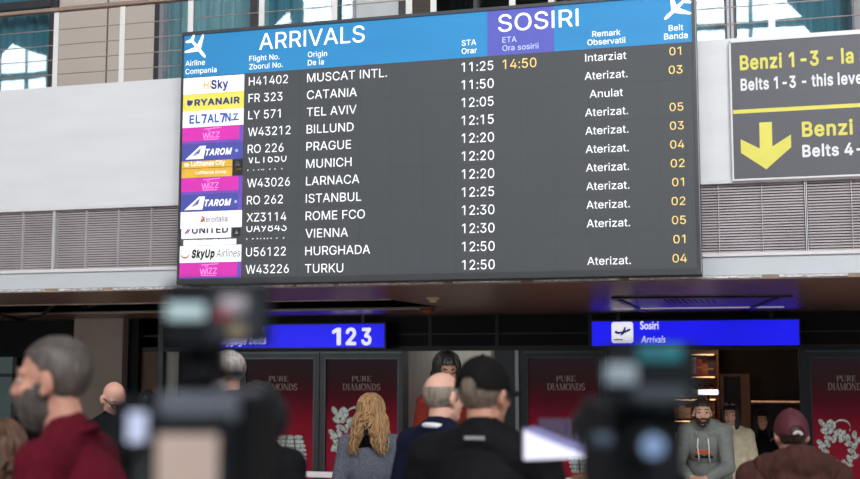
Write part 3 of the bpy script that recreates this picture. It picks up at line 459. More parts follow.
def upper_window(n, a, b, frames, curt, trans=None, gl=None):
    bm = bmesh.new(); box(bm, ux(a), ux(b), U+.045, U+.055, zu0, zu1); wdw = struct('window_%d' % n, bm, gl or GL)
    for fa, fb, m in frames: bx('window_frame', m, (ux(fa), ux(fb), U-.02, U+.1, zu0, zu1), wdw)
    if trans: bx('transom', BRONZE, (ux(a), ux(b), U-.03, U+.1, trans[0], trans[1]), wdw)
    for ca, cb, m in curt:                       # pleated curtain hanging behind the pane
        bm = bmesh.new(); x0, x1 = ux(ca), ux(cb); nn = max(8, int((x1-x0)/.02)); top = []; low = []
        for i in range(nn+1):
            x_ = x0+(x1-x0)*i/nn; y_ = U+.3+.035*math.sin(x_*42)+.015*math.sin(x_*97)
            top.append(bm.verts.new((x_, y_, zu1))); low.append(bm.verts.new((x_, y_, zu0)))
        for i in range(nn): bm.faces.new((low[i], low[i+1], top[i+1], top[i]))
        obj('curtain', bm, m, wdw, True)
    return wdw
upper_window(6, -90, 52, [(50, 58, BRONZE)], [(-90, 54, CURTAIN)], (Z(30, 9, U), Z(30, 1.5, U)))
upper_window(7, 164, 251, [(155, 160, BRONZE), (160, 164, SILVER), (250.6, 258, BRONZE)], [(140, 256, CURTAIN2)])
upper_window(8, 258, 354, [(353, 356, SILVER), (336.5, 337.6, TEALFR)], [(256, 358, CURTAIN)])
upper_window(9, 436, 552, [(399, 406, BRONZE), (474, 478, BRONZE), (549, 555, POST)], [(440, 470, mat('green_curtain', srgb(66,88,84), .8))], None, GLD)
upper_window(10, 560, 725, [(725, 727.5, BRONZE), (727.5, 730, SILVER), (730, 731.5, BRONZE), (731.5, 734, SILVER), (734, 736.5, BRONZE)], [(640, 728, CURTAIN)])
upper_window(11, 737, 853, [(852.6, 855, BRONZE)], [(737, 856, CURTAIN)])
sbox('wall_upper_room', ROOMDARK, XL, XR, U+2.2, U+2.3, zu0, zu1); sbox('floor_upper', FASCIA, XL, XR, D1+.12, U+2.2, zu0-.02, zu0)
sbox('wall_upper_top', BEIGE, XL-5, XR+1, U-.02, U+.3, zu1, 13)
# railing
RY = D1+.07
t = thing('railing', 'steel cable railing with white posts and brown handrail above the white parapet', 'railing', (0, RY, zw1))
zr = Z(60, 10, RY)
for px in (-8, 56.5, 122.5, 190.5, 261.5, 334.3, 409, 433.5, 512.5, 772, 866):
    xx = X(px, 30, RY); wd = .024 if px != 409 else .026
    bm = bmesh.new(); rbox(bm, xx-wd, xx+wd, RY-.006, RY+.006, zw1-.06, zr-.02, .002)
    for zc in (29.6, 44.9, 59.5, 74.1):
        z = Z(57, zc, RY); ell(bm, (xx, RY-.007, z), (.008, .005, .008), seg=8, n=6)
    obj('post', bm, POST, t)
for zc in (29.6, 44.9, 59.5, 74.1):
    z = Z(57, zc, RY); bm = bmesh.new(); tube(bm, [(XL, RY+.008, z), (XR, RY+.008, z)], .0045, 6); obj('cable', bm, CABLE, t, True)
bm = bmesh.new(); rbox(bm, XL, XR, RY-.03, RY+.03, zr-.016, zr+.016, .006); obj('handrail', bm, RAILW, t)
# ------------------------------------------------------------------ arrivals board
YB = 8.45
bx0, bx1 = X(180, 160, YB), X(698.6, 160, YB)
bz0, bz1 = (Z(178, 283, YB)+Z(698, 276.6, YB))/2, Z(320, 21.6, YB)
sx0, sx1 = X(183.8, 60, YB), X(692.3, 40, YB)
sz1 = bz1-.024; szh = (Z(184, 78.5, YB)+Z(690, 41, YB))/2; sz0 = bz0+.045
BEZEL = mat('dark_grey_bezel', srgb(58,60,64), .45)
SCREEN = mat('led_screen_grey', srgb(58,60,64), .6, emit=.45, var=.045, scale=1.6, ecol=srgb(72,76,80))
HEAD = mat('led_blue', srgb(34,128,184), .6, emit=.34, var=.10, scale=.9, stretch=(.6,1,3)); HEADV = mat('led_violet', srgb(80,84,172), .6, emit=.42, var=.04)
INK = mat('led_white_text', (.9,.9,.92), .6, emit=.6); AMB = mat('led_amber_text', srgb(238,206,120), .6, emit=.55); PALEI = mat('led_pale_text', srgb(190,205,238), .6, emit=.5)
board = thing('arrivals_board', 'large grey electronic arrivals board with blue header hanging on the mezzanine wall', 'display board', ((bx0+bx1)/2, YB, bz0))
bm = bmesh.new(); box(bm, bx0, bx1, YB+.01, D1-.025, bz0, bz1)
for d in ((bx0, sx0, bz0, bz1), (sx1, bx1, bz0, bz1), (sx0, sx1, bz0, sz0), (sx0, sx1, sz1, bz1)): box(bm, d[0], d[1], YB-.012, YB+.012, d[2], d[3])
obj('casing', bm, BEZEL, board)
bx('bezel_line', SILVER, (X(695.6, 40, YB), X(696.4, 40, YB), YB-.014, YB-.011, bz0+.01, bz1-.01), board)
bx('screen', SCREEN, (sx0, sx1, YB, YB+.012, sz0, szh), board)
vx0, vx1 = X(487.3, 40, YB), X(554, 30, YB)
bx('header_band', HEAD, (sx0, vx0, YB, YB+.012, szh, sz1), board); bx('header_band', HEAD, (vx1, sx1, YB, YB+.012, szh, sz1), board); bx('violet_header_block', HEADV, (vx0, vx1, YB, YB+.012, szh, sz1), board)['label'] = 'violet block of the header'
bm = bmesh.new()
for i in range(1, 16): xx = sx0+(sx1-sx0)*i/16; box(bm, xx-.001, xx+.001, YB-.0006, YB+.001, sz0, szh)
for i in range(1, 6): z = sz0+(szh-sz0)*i/6; box(bm, sx0, sx1, YB-.0006, YB+.001, z-.001, z+.001)
obj('module_seams', bm, mat('seam_grey', srgb(56,58,62), .6, emit=.3), board)
YT = YB-.002
def hd(name, s, px, py, cap, m=INK, al='l', **k): return text(name, s, board, X(px, py, YB), Z(px, py, YB), cap, YT, m, al, **k)
wpx = lambda a, b, py: X(b, py, YB)-X(a, py, YB)
hd('title', 'ARRIVALS', 259.3, 49.8, .128, width=wpx(259.3, 364.5, 45), bold=3); hd('title', 'SOSIRI', 498.4, 32, .128, width=wpx(498.4, 578.5, 28), bold=3)
for a, b, px, py, al, m in (('Airline', 'Compania', 185.6, 66.2, 'l', INK), ('Flight No.', 'Zborul No.', 249.4, 61.4, 'l', INK), ('Origin', 'De la', 308, 57.4, 'l', INK), ('STA', 'Orar', 461.8, 45.9, 'l', INK), ('ETA', 'Ora sosirii', 502.5, 42.9, 'l', PALEI), ('Remark', 'Observatii', 606.4, 36, 'c', INK), ('Belt', 'Banda', 676, 30.6, 'c', INK)):
    hd('column_heading', a, px, py, .042, m, al, bold=4); hd('column_heading', b, px, py+8.15, .042, m, al, bold=4)
def plane_icon(px, py, size, ang):
    half = [(0,1),(.07,.95),(.115,.75),(.115,.28),(.9,-.3),(.95,-.44),(.86,-.46),(.12,-.16),(.09,-.58),(.42,-.84),(.44,-.98),(.36,-.98),(0,-.84)]
    P = half+[(-a, b) for a, b in half[-2:0:-1]]; c = at(px, py, YB); ca, sa = math.cos(ang), math.sin(ang)
    bm = bmesh.new(); f = bm.faces.new([bm.verts.new((c.x+(a*ca-b*sa)*size, YT, c.z+(a*sa+b*ca)*size)) for a, b in P])
    obj('plane_symbol', bm, INK, board)
plane_icon(197.5, 47.5, .112, math.radians(-140)); plane_icon(676, 8.5, .112, math.radians(132))
flights = ['H41402', 'FR 323', 'LY 571', 'W43212', 'RO 226', 'VL1650', 'W43026', 'RO 262', 'XZ3114', 'UA9843', 'U56122', 'W43226']
origins = ['MUSCAT INTL.', 'CATANIA', 'TEL AVIV', 'BILLUND', 'PRAGUE', 'MUNICH', 'LARNACA', 'ISTANBUL', 'ROME FCO', 'VIENNA', 'HURGHADA', 'TURKU']
times = ['11:25', '11:50', '12:05', '12:15', '12:20', '12:20', '12:20', '12:25', '12:30', '12:30', '12:50', '12:50']
remarks = ['Intarziat', 'Aterizat.', 'Anulat'] + ['Aterizat.']*7 + ['', 'Aterizat.']
belts = ['01', '03', '', '05', '03', '04', '02', '01', '02', '05', '01', '04']
r0, r1 = Z(249.3, 85.7, YB), Z(245.2, 273.8, YB); pitch = (r0-r1)/11
def colx(a, ya, b, yb): return (X(a, ya, YB)+X(b, yb, YB))/2
cf, co_, cs, ce = colx(249.4, 82, 245.4, 270), colx(307.8, 79, 304.6, 268), colx(462.4, 66, 461.4, 265), X(502.8, 64, YB)
cr, cb = colx(606.4, 57, 608.2, 262), colx(676, 53, 679, 260)
xsf = .97
def row_text(nm, s, x, z, cap, m, al, xs):
    if s: text(nm, s, board, x, z, cap, YT, m, al, xs=xs)
for i in range(12):
    z = r0-pitch*i
    if i in (5, 9):       # these two cells are caught mid-roll: the old number leaves upwards, the next one rises
        text('flight_number', flights[i], board, cf, z+.055, .067, YT, INK, xs=.94, clip=[(z+.1, True)])
        text('flight_number', 'LH1655' if i == 5 else 'LO2033', board, cf, z-.052, .067, YT, INK, xs=.94, clip=[(z+.005, True), (z-.004, False)])
    else: row_text('flight_number', flights[i], cf, z, .067, INK, 'l', .94)
    row_text('origin', origins[i], co_, z-.004, .067, INK, 'l', 1.01)
    row_text('scheduled_time', times[i], cs, z-.006, .07, INK, 'l', .95)
    row_text('remark', remarks[i], cr, z+.008, .056, INK, 'c', 1.05)
    row_text('belt_number', belts[i], cb, z+.012, .058, AMB, 'c', 1.05)
row_text('estimated_time', '14:50', ce, r0-.006, .07, AMB, 'l', .98)
# airline cells
LW = dict(emit=.6); cw = mat('cell_white', srgb(236,236,240), .6, emit=.5, var=.02); cy = mat('cell_yellow', srgb(216,206,84), .6, emit=.5, var=.04); cm = mat('cell_magenta', srgb(196,42,160), .6, emit=.5, var=.05)
cp = mat('cell_purple', srgb(98,74,170), .6, emit=.5); cn = mat('cell_navy', srgb(66,72,150), .6, emit=.5, var=.05); cg = mat('cell_gold', srgb(206,164,58), .6, emit=.5, var=.08)
navy = mat('logo_navy', srgb(40,50,120), .6, emit=.4); gold = mat('logo_gold', srgb(214,164,60), .6, emit=.4); blue = mat('logo_blue', srgb(40,80,170), .6, emit=.4); pink = mat('logo_pink', srgb(238,150,222), .6, emit=.5); grey = mat('logo_grey', srgb(96,98,104), .6, emit=.4); blk = mat('logo_black', srgb(34,34,40), .6, emit=.3); red = mat('logo_red', srgb(206,40,60), .6, emit=.4)
lx0, lx1 = sx0+.004, colx(244, 80, 241.3, 275); W = lx1-lx0; top = r0+.0935
YC, YL = YB-.004, YB-.006
for i in range(12):
    z1 = top-pitch*i; z0 = z1-pitch+.002; H = z1-z0; zc = (z0+z1)/2
    base = {0:cw,1:cy,2:cw,3:cm,4:cn,5:cg,6:cm,7:cn,8:cw,9:cw,10:cw,11:cm}[i]
    e0, e1, b0, b1 = lx0, lx1, z0, z1
    if i == 5: e1 = lx1-W*.17
    if i == 9: e0, e1, b0 = lx0+W*.02, lx1-W*.17, z0+H*.42
    cell = bx('airline_cell', base, (e0, e1, YC, YB+.001, b0, b1), board)
    def T(s, fx, fz, cap, m, al='c', **k): return text('logo_lettering', s, cell, lx0+W*fx, z0+H*fz, H*cap, YL, m, al, **k)
    def shape(nm, m, pts): 
        bm = bmesh.new(); poly(bm, [(lx0+W*a, z0+H*b) for a, b in pts], YL); return obj(nm, bm, m, cell)
    if i == 0: T('Hi', .34, .25, .5, gold, 'l', xs=.8, bold=10); T('Sky', .47, .25, .5, navy, 'l', xs=.85, bold=30)
    if i == 1: T('RYANAIR', .2, .3, .36, navy, 'l', bold=34, width=W*.73); shape('logo_mark', navy, [(.1,.3),(.15,.38),(.17,.62),(.07,.66),(.07,.4)])
    if i == 2:
        T('EL', .12, .25, .48, blue, 'l', bold=24, width=W*.17); T('AL', .42, .25, .48, blue, 'l', bold=24, width=W*.18); T('N', .71, .25, .48, blue, 'l', bold=24, width=W*.08)
        for q in (.31, .615):
            shape('logo_stroke', blue, [(q,.77),(q+.09,.77),(q+.09,.66),(q+.055,.2),(q+.025,.2),(q+.06,.66),(q,.66)])
        shape('logo_stroke', blue, [(.83,.7),(.92,.7),(.92,.62),(.83,.62)]); shape('logo_stroke', blue, [(.84,.35),(.88,.6),(.9,.6),(.87,.35)]); shape('logo_stroke', blue, [(.8,.36),(.93,.36),(.93,.28),(.8,.28)])
    if i in (3, 6, 11):
        shape('purple_strip', cp, [(0,0),(1,0),(1,.17),(0,.17)]); shape('purple_strip', cp, [(.94,.17),(1,.17),(1,1),(.94,1)])
        T('W', .34, .3, .34, pink, 'l', bold=8); T('I', .455, .32, .34, pink, 'l', bold=8); T('ZZ', .48, .34, .34, pink, 'l', bold=8); T('air', .42, .72, .14, pink, 'l', bold=4); shape('logo_stroke', pink, [(.36,.84),(.64,.9),(.64,.94),(.36,.88)]); shape('logo_stroke', pink, [(.36,.22),(.6,.22),(.6,.26),(.36,.26)])
    if i in (4, 7):
        shape('tail_fin', cw, [(.06,.1),(.3,.88),(.4,.88),(.36,.1)]); shape('tail_stripe', cn, [(.17,.3),(.3,.74),(.32,.74),(.29,.45),(.22,.3)])
        T('TAROM', .38, .3, .36, cw, 'l', bold=34, shear=.25, width=W*.42); bm = bmesh.new(); poly(bm, [(lx0+W*.9+.013*math.cos(a), zc+.013*math.sin(a)) for a in [2*PI*q/16 for q in range(16)]], YL); obj('round_badge', bm, pink if False else mat('logo_pale_blue', srgb(150,170,220), .6, emit=.4), cell)
        if i == 7: shape('violet_edge', cp, [(.94,0),(1,0),(1,1),(.94,1)])
    if i == 5:
        T('Lufthansa City', .16, .7, .28, cw, 'l', bold=16, width=W*.55); T('Lufthansa Group', .24, .2, .18, cw, 'l', bold=8, width=W*.5); shape('logo_gap', mat('cell_brown', srgb(150,110,50), .6, emit=.4), [(0,.54),(.83,.54),(.83,.58),(0,.58)])
        shape('dark_square', blk, [(.84,.08),(1,.08),(1,.98),(.84,.98)]); shape('logo_mark', cw, [(.05,.72),(.1,.68),(.13,.76),(.1,.9),(.05,.88)]); shape('logo_mark', gold, [(.84,.3),(.98,.36),(.98,.44),(.84,.4)]); shape('logo_mark', cw, [(.88,.6),(.97,.6),(.97,.64),(.93,.86),(.88,.86)])
    if i == 8: T('A', .33, .36, .36, red, 'l', bold=10); T('eroitalia', .42, .36, .34, grey, 'l', bold=4, width=W*.35); shape('logo_stroke', mat('logo_green', srgb(70,140,90), .6, emit=.4), [(.33,.36),(.37,.36),(.41,.6),(.39,.66)])
    if i == 9:
        T('UNITED', .2, .72, .38, blk, 'l', bold=24, width=W*.58, clip=[(z0+H*.99, True)]); shape('logo_mark', blue, [(.07,.72),(.1,.72),(.15,.97),(.12,.97)]); shape('logo_mark', red, [(.11,.72),(.13,.72),(.17,.97),(.15,.97)]); shape('dark_square', blk, [(.86,.5),(.98,.5),(.98,.98),(.86,.98)]); shape('logo_mark', cw, [(.89,.62),(.95,.62),(.92,.9)])
        shape('rising_cell', cw, [(.06,0),(.92,0),(.92,.34),(.06,.34)]); T('LOT', .3, .29, .3, grey, 'l', width=W*.4, clip=[(z0+H*.335, True)])
    if i == 10:
        T('SkyUp', .2, .3, .44, blk, 'l', bold=44, shear=.15, width=W*.36); T('Airlines', .6, .3, .44, grey, 'l', shear=.15, width=W*.38)
        bm = bmesh.new(); P = [(lx0+W*(.09+.075*math.cos(a)), z0+H*(.55+.3*math.sin(a))) for a in [math.radians(q) for q in range(140, 401, 20)]]
        for (a, b), (c_, d_) in zip(P, P[1:]): poly(bm, [(a, b), (c_, d_), (c_, d_+.012), (a, b+.012)], YL)
        obj('smile_mark', bm, red, cell)

# ------------------------------------------------------------------ belts sign on the right
YS = D1-.05
qx0, qz1, qz0 = X(732.4, 110, YS), (Z(731.4, 43.2, YS)+Z(860, 33.8, YS))/2, (Z(734, 180, YS)+Z(860, 173.5, YS))/2
qx1 = qx0+1.75
SIGN = mat('charcoal_sign', srgb(84,84,92), .5, var=.03); YEL = mat('yellow_vinyl', srgb(226,218,92), .5, var=.03); WVI = mat('white_vinyl', srgb(236,236,240), .5, var=.02)
sign = thing('belts_sign', 'charcoal baggage belts sign with yellow and white lettering on the white parapet', 'sign', (qx0, YS, qz0))
bx('panel', SIGN, (qx0, qx1, YS, D1-.008, qz0, qz1), sign)
bm = bmesh.new()
for d in ((qx0-.012, qx0, qz0-.0, qz1+.012), (qx0-.012, qx1+.012, qz1, qz1+.012), (qx1, qx1+.012, qz0, qz1+.012), (qx0-.012, qx1+.012, qz0-.012, qz0)): box(bm, d[0], d[1], YS-.006, D1-.006, d[2], d[3])
obj('frame', bm, TRIM, sign)
def span(s, bold): a, b = extent(s, bold); return b-a
def st(s, px, py, cap, m, part, pend, bold=26):       # the visible start of the line is fitted to its measured width
    wd = (X(pend, py, YS)-X(px, py, YS))*span(s, bold)/span(part, bold)
    return text('lettering', s, sign, X(px, py, YS), Z(px, py, YS), cap, YS-.002, m, 'l', width=wd, bold=bold)
st('Benzi 1-3 - la acest nivel', 740.6, 69.8, .099, YEL, 'Benzi 1-3 - la', 853.5); st('Belts 1-3 - this level', 741.2, 90.4, .08, WVI, 'Belts 1-3 - this', 833)
st('Benzi 4-6', 802.8, 136.4, .099, YEL, 'Benzi', 852.5); st('Belts 4-6', 803, 156.8, .08, WVI, 'Belts', 838.5)
bm = bmesh.new(); zl = Z(780, 109.5, YS); box(bm, qx0+.004, qx1-.01, YS-.002, YS, zl-.014, zl+.014); obj('divider_line', bm, YEL, sign)
def sp(px, py): p = at(px, py, YS); return (p.x, p.z)
bm = bmesh.new(); poly(bm, [sp(759.2,122.6), sp(771.8,121.8), sp(772.4,146.5), sp(791,134.5), sp(791.2,147.2), sp(766.4,169.4), sp(741,153.0), sp(740.6,139.2), sp(759.8,148.6)], YS-.002); obj('down_arrow', bm, YEL, sign)
# ------------------------------------------------------------------ ground floor facade under the mezzanine
def gx(px, py=400): return X(px, py, D2)
zt = Z(500, 350.5, D2)            # head of the doors
def col(name, a, b, m, y0=0., y1=.2, z0=0., z1=None): return sbox(name, m, gx(a), gx(b), D2+y0, D2+y1, z0, SOF if z1 is None else z1)
sbox('wall_facade_header', BLACK, XL, XR, D2, D2+.3, zt, SOF+.4)
bm = bmesh.new()
for px in (245, 430, 497, 590): box(bm, X(px, 335, D2)-.02, X(px, 335, D2)+.02, D2-.012, D2+.01, zt+.02, SOF)
box(bm, XL, XR, D2-.02, D2, zt, zt+.06); box(bm, XL, XR, D2-.015, D2, zt+.2, zt+.22)
struct('trim_7', bm, mat('black_mullion', srgb(24,28,32), .5))
col('wall_facade_left', -140, -30, BLACK); col('wall_facade_dark', 15, 72, BLACK, .05, .2); sbox('wall_facade_head', BLACK, gx(-140), gx(73), D2-.04, D2, Z(40, 357, D2), SOF+.3)
wl = col('window_12', -30, 15, glass('green_tinted_glass', (.8, .95, .88), .05), .08, .1)
bx('window_frame', DOORFR, (gx(12), gx(16), D2-.02, D2+.2, 0, SOF), wl); bx('window_frame', DOORFR, (gx(-30), gx(15), D2-.02, D2+.2, Z(5, 377, D2), Z(5, 373.5, D2)), wl)
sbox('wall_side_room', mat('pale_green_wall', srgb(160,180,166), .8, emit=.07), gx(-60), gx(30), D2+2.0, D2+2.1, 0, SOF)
sbox('wall_pillar', PILLAR, X(72, 400, D2-.25), X(121, 400, D2-.25), D2-.25, D2+.3, 0, SOF); sbox('trim_8', BLACK, X(121.5, 400, D2-.2), X(137, 400, D2-.1), D2-.1, D2+.2, 0, SOF); col('wall_brown', 137, 158, PANELB); col('door_1', 158, 163, DOORFR, -.03)
col('wall_pale_strip', 163, 177, mat('pale_painted_wall', srgb(196,194,186), .7), .06, .2, 0, zt); col('door_2', 177, 240, BLACK, .03, .2, 0, zt)
sbox('wall_facade_pale', mat('pale_plaster', srgb(205,202,192), .7, var=.06, scale=5, stretch=(4,1,.3)), gx(330), gx(560), D2+1.2, D2+1.25, 0, SOF)
nl = bpy.data.lights.new('niche_fill_light', 'AREA'); nl.energy = 6; nl.size = 1.0; no_ = bpy.data.objects.new('niche_fill_light', nl); C.objects.link(no_); no_.location = (gx(452), D2+.75, SOF-.02)  # unseen area light added behind the header to brighten the pale panel
bx_ = sbox('trim_9', mat('white_jamb', srgb(214,214,206), .5), gx(489), gx(494), D2+.1, D2+.34, 0, zt)
col('door_3', 495, 516, DOORFR, -.02, .2, 0, zt); sbox('trim_10', STEEL, gx(516), gx(519.6), D2-.05, D2-.015, 0, zt); col('door_4', 519.6, 524, DOORFR, -.02, .2, 0, zt)
# lit exit with the shop beyond
DARKW = mat('dark_wood_panel', srgb(44,34,28), .6, var=.2, scale=5)
sbox('wall_shop_back', DARKW, gx(520), XR, D2+3.9, D2+4.0, 0, 3); sbox('wall_shop_side', DARKW, gx(608), gx(612), D2+.2, D2+4, 0, 3)
sbox('wall_exit_jamb', BLACK, gx(607), gx(640), D2, D2+.2, 0, zt); col('door_5', 640, 646, DOORFR, -.03, .2, 0, zt); col('door_6', 800, 808, DOORFR, -.05, .2, 0, zt)
# posters in dark frames
PUR = mat('poster_lettering', srgb(190,178,172), .5, emit=.06); JEWEL = None
def jewel_mat():
    m = mat('printed_diamonds', srgb(206,214,208), .4, var=.1, emit=.3); nt = m.node_tree; b = nt.nodes['Principled BSDF']
    v = nt.nodes.new('ShaderNodeTexVoronoi'); v.inputs['Scale'].default_value = 40; tc = nt.nodes['Texture Coordinate']; rp = nt.nodes.new('ShaderNodeValToRGB')
    rp.color_ramp.elements[0].color = (*srgb(240,248,242), 1); rp.color_ramp.elements[1].color = (*srgb(150,166,160), 1); rp.color_ramp.elements[1].position = .8
    nt.links.new(tc.outputs['Object'], v.inputs['Vector']); nt.links.new(v.outputs['Distance'], rp.inputs[0]); nt.links.new(rp.outputs[0], b.inputs['Base Color']); nt.links.new(rp.outputs[0], b.inputs['Emission Color']); return m
JEWEL = jewel_mat(); GEMLINE = mat('printed_setting', srgb(92,112,106), .5, emit=.06)
def poster_mat():       # print runs near-black to crimson; part of the dark head is shade in the colour
    m = bpy.data.materials.new('crimson_poster_print'); m.use_nodes = True; nt = m.node_tree; b = nt.nodes['Principled BSDF']
    tc = nt.nodes.new('ShaderNodeTexCoord'); sx = nt.nodes.new('ShaderNodeSeparateXYZ'); rp = nt.nodes.new('ShaderNodeValToRGB'); nt.links.new(tc.outputs['Generated'], sx.inputs[0])
    nz = nt.nodes.new('ShaderNodeTexNoise'); nz.inputs['Scale'].default_value = 2.2; ad = nt.nodes.new('ShaderNodeMath'); ad.operation = 'MULTIPLY_ADD'; ad.inputs[1].default_value = .16; nt.links.new(nz.outputs['Fac'], ad.inputs[0]); nt.links.new(sx.outputs['Z'], ad.inputs[2]); nt.links.new(ad.outputs[0], rp.inputs[0])
    e = rp.color_ramp.elements; e[0].position = .42; e[0].color = (*srgb(160,38,58), 1); e[1].position = 1.03; e[1].color = (*srgb(56,42,46), 1)
    q = e.new(.62); q.color = (*srgb(138,30,48), 1); q = e.new(.78); q.color = (*srgb(84,28,38), 1); q = e.new(.92); q.color = (*srgb(62,36,40), 1)
    nt.links.new(rp.outputs[0], b.inputs['Base Color']); nt.links.new(rp.outputs[0], b.inputs['Emission Color']); b.inputs['Emission Strength'].default_value = .3; b.inputs['Roughness'].default_value = .6; b.inputs['Specular IOR Level'].default_value = .1
    return m
POSTER = poster_mat(); FRAMEM = DOORFR
def ellipse(bm, cx, cz, rx, rz, y, rot=0, n=12): 
    c, s = math.cos(rot), math.sin(rot); bm.faces.new([bm.verts.new((cx+rx*math.cos(a)*c-rz*math.sin(a)*s, y, cz+rx*math.cos(a)*s+rz*math.sin(a)*c)) for a in [2*PI*k/n for k in range(n)]])
def wreath(t, cx, cz, R, Y):
    bm = bmesh.new(); bl = bmesh.new()
    for k in range(20):
        a = 2*PI*k/20; rr = R*(1+.24*(k % 2)-.12); ellipse(bm, cx+rr*math.cos(a), cz+rr*math.sin(a), R*.3, R*.17, Y-.0005*(k % 3), a+(.7 if k % 2 else -.5))
    for i, (a, b, r_) in enumerate(((-1.05,1.95,2.2),(-.75,1.65,.4),(-.9,1.35,2.6),(-.45,1.45,1.2),(-.3,1.85,1.9),(-.55,1.95,.9),(.0,1.35,.5),(.35,1.2,1.2),(1.3,.75,.9),(1.1,1.15,1.5),(-1.2,.55,2.4))):
        ellipse(bm, cx+R*a, cz+R*b, R*.3, R*.17, Y-.0006*(i % 3), r_)
    P = [(cx+R*(.3+.55*math.cos(q)), cz+R*(1.6+.5*math.sin(q))) for q in [math.radians(s_) for s_ in range(-30, 200, 15)]]
    for (a, b), (c, d) in zip(P, P[1:]): poly(bm, [(a, b), (c, d), (c, d+R*.13), (a, b+R*.13)], Y)
    for k in range(18):
        a = 2*PI*(k+.5)/18; ellipse(bl, cx+R*math.cos(a), cz+R*math.sin(a), R*.07, R*.05, Y-.002, a, 8)
    obj('printed_wreath', bm, JEWEL, t); s_ = obj('printed_settings', bl, GEMLINE, t)
def bracelet(t, cx, z0, z1, w_, Y):
    bm = bmesh.new(); bl = bmesh.new(); n = 9
    for r in range(n):
        f = (r+.5)/n; hw = w_*(.42+.14*math.sin(PI*min(1, f*1.05))); z = z0+(z1-z0)*f; hh = (z1-z0)/n*.5
        for fx, sw_ in ((-.72, .42), (0, .38), (.72, .42)): ellipse(bm, cx+hw*fx, z, hw*sw_, hh*1.06, Y-.0005*(r % 2), 0, 10)
        for fx in (-.34, .34): ellipse(bl, cx+hw*fx, z, hw*.07, hh*.8, Y-.002, .3*fx, 8)
        bl.faces.new([bl.verts.new(p) for p in ((cx-hw*.9, Y-.002, z-hh-.004), (cx+hw*.9, Y-.002, z-hh-.004), (cx+hw*.9, Y-.002, z-hh+.004), (cx-hw*.9, Y-.002, z-hh+.004))])
    obj('printed_bracelet', bm, JEWEL, t); obj('printed_settings', bl, GEMLINE, t)
def poster(a0, a1, b0, b1, topy, lab, tx, art):
    px = (b0+b1)/2; zt_ = Z(px, topy, D2); t = thing('advertising_poster', lab, 'poster', (gx(px), D2, .1), 'jewellery posters on the facade')
    x0, x1, X0, X1 = gx(b0), gx(b1), gx(a0), gx(a1); bm = bmesh.new()
    for d in ((X0, x0, .0, zt), (x1, X1, 0, zt), (x0, x1, zt_, zt), (x0, x1, 0, .14)): box(bm, d[0], d[1], D2-.06, D2+.2, d[2], d[3])
    obj('frame', bm, FRAMEM, t); bx('sheet', POSTER, (x0, x1, D2-.02, D2+.1, .14, zt_), t)
    bm = bmesh.new(); e = .012
    for d in ((X0, X1, zt-.03, zt-.012), (x0-e, x1+e, zt_, zt_+e), (x0-e, x0, .14, zt_), (x1, x1+e, .14, zt_)): box(bm, d[0], d[1], D2-.066, D2-.05, d[2], d[3])
    obj('frame_bead', bm, mat('frame_bead_metal', srgb(70,88,96), .3, .4), t)
    c = gx(tx); s_ = gx(tx+19)-gx(tx-19)
    serif('poster_lettering', 'PURE', t, c, Z(tx, 381.3, D2-.025), .066, D2-.025, PUR, s_*.52); serif('poster_lettering', 'DIAMONDS', t, c, Z(tx, 390.2, D2-.025), .083, D2-.025, PUR, s_)
    if art[0] == 'b': bracelet(t, gx(art[1]), Z(art[1], 473, D2), Z(art[1], 435, D2), gx(art[1]+13)-gx(art[1]-13), D2-.025)
    else: wreath(t, gx(art[1]), Z(art[1], art[2], D2), gx(art[1]+15)-gx(art[1]), D2-.025)
poster(240, 320.6, 247, 315, 359, 'crimson jewellery poster with a diamond bracelet, left of the blonde woman', 279, ('b', 291.5))
poster(321.4, 404, 327, 399, 359, 'crimson jewellery poster partly hidden behind the blonde woman', 362, ('w', 351, 442))
poster(524, 607, 529, 600, 358, 'crimson jewellery poster right of the man in the black cap', 566.5, ('b', 583.5))
poster(806, 895, 812, 888, 358, 'crimson jewellery poster with a diamond wreath at the right edge', 847, ('w', 836.5, 451))
# illuminated blue signs
YG = D2-.32
BLUE = mat('lit_blue_acrylic', srgb(24,23,234), .4, emit=.95, var=.12, scale=1.4); SHELL = mat('black_sign_case', srgb(14,14,18), .4); LIT = mat('lit_white_acrylic', (.92,.92,1), .4, emit=.85, var=.02)
def lit_sign(a, b, t0, t1, b0, b1, lab):
    x0, x1 = X(a, 335, YG), X(b, 335, YG); z1 = (Z(a, t0, YG)+Z(b, t1, YG))/2; z0 = (Z(a, b0, YG)+Z(b, b1, YG))/2
    t = thing('illuminated_sign', lab, 'sign', ((x0+x1)/2, YG, z0), 'blue illuminated signs')
    bx('case', SHELL, (x0-.02, x1+.02, YG+.012, YG+.16, z0-.02, z1+.02), t); bx('lit_face', BLUE, (x0, x1, YG, YG+.012, z0, z1), t)
    for xx in (x0+.3, x1-.3): bx('hanger', SHELL, (xx-.02, xx+.02, YG+.06, YG+.1, z1, SOF+.005), t)
    return t, lambda px, py: (X(px, py, YG), Z(px, py, YG))
t, q = lit_sign(212, 384, 325.5, 324.2, 347.6, 347.2, 'blue illuminated sign with numbers 1 2 3 above the left posters')
for s_, a, b in (('1', 333, 340), ('2', 346.5, 355.5), ('3', 362, 370.8)): x_, z_ = q(a, 344.4); text('belt_numeral', s_, t, x_, z_, q(a, 328.6)[1]-z_, YG-.003, LIT, width=X(b, 340, YG)-X(a, 340, YG), bold=24)
x_, z_ = q(217, 344); text('lettering', 'Baggage belts', t, x_, z_, .1, YG-.003, LIT, width=X(265.5, 340, YG)-x_, bold=12, shear=.15)
x_, z_ = q(217, 333); text('lettering', 'Banda bagajelor', t, x_, z_, .085, YG-.003, LIT, width=X(263.5, 335, YG)-x_, bold=22)
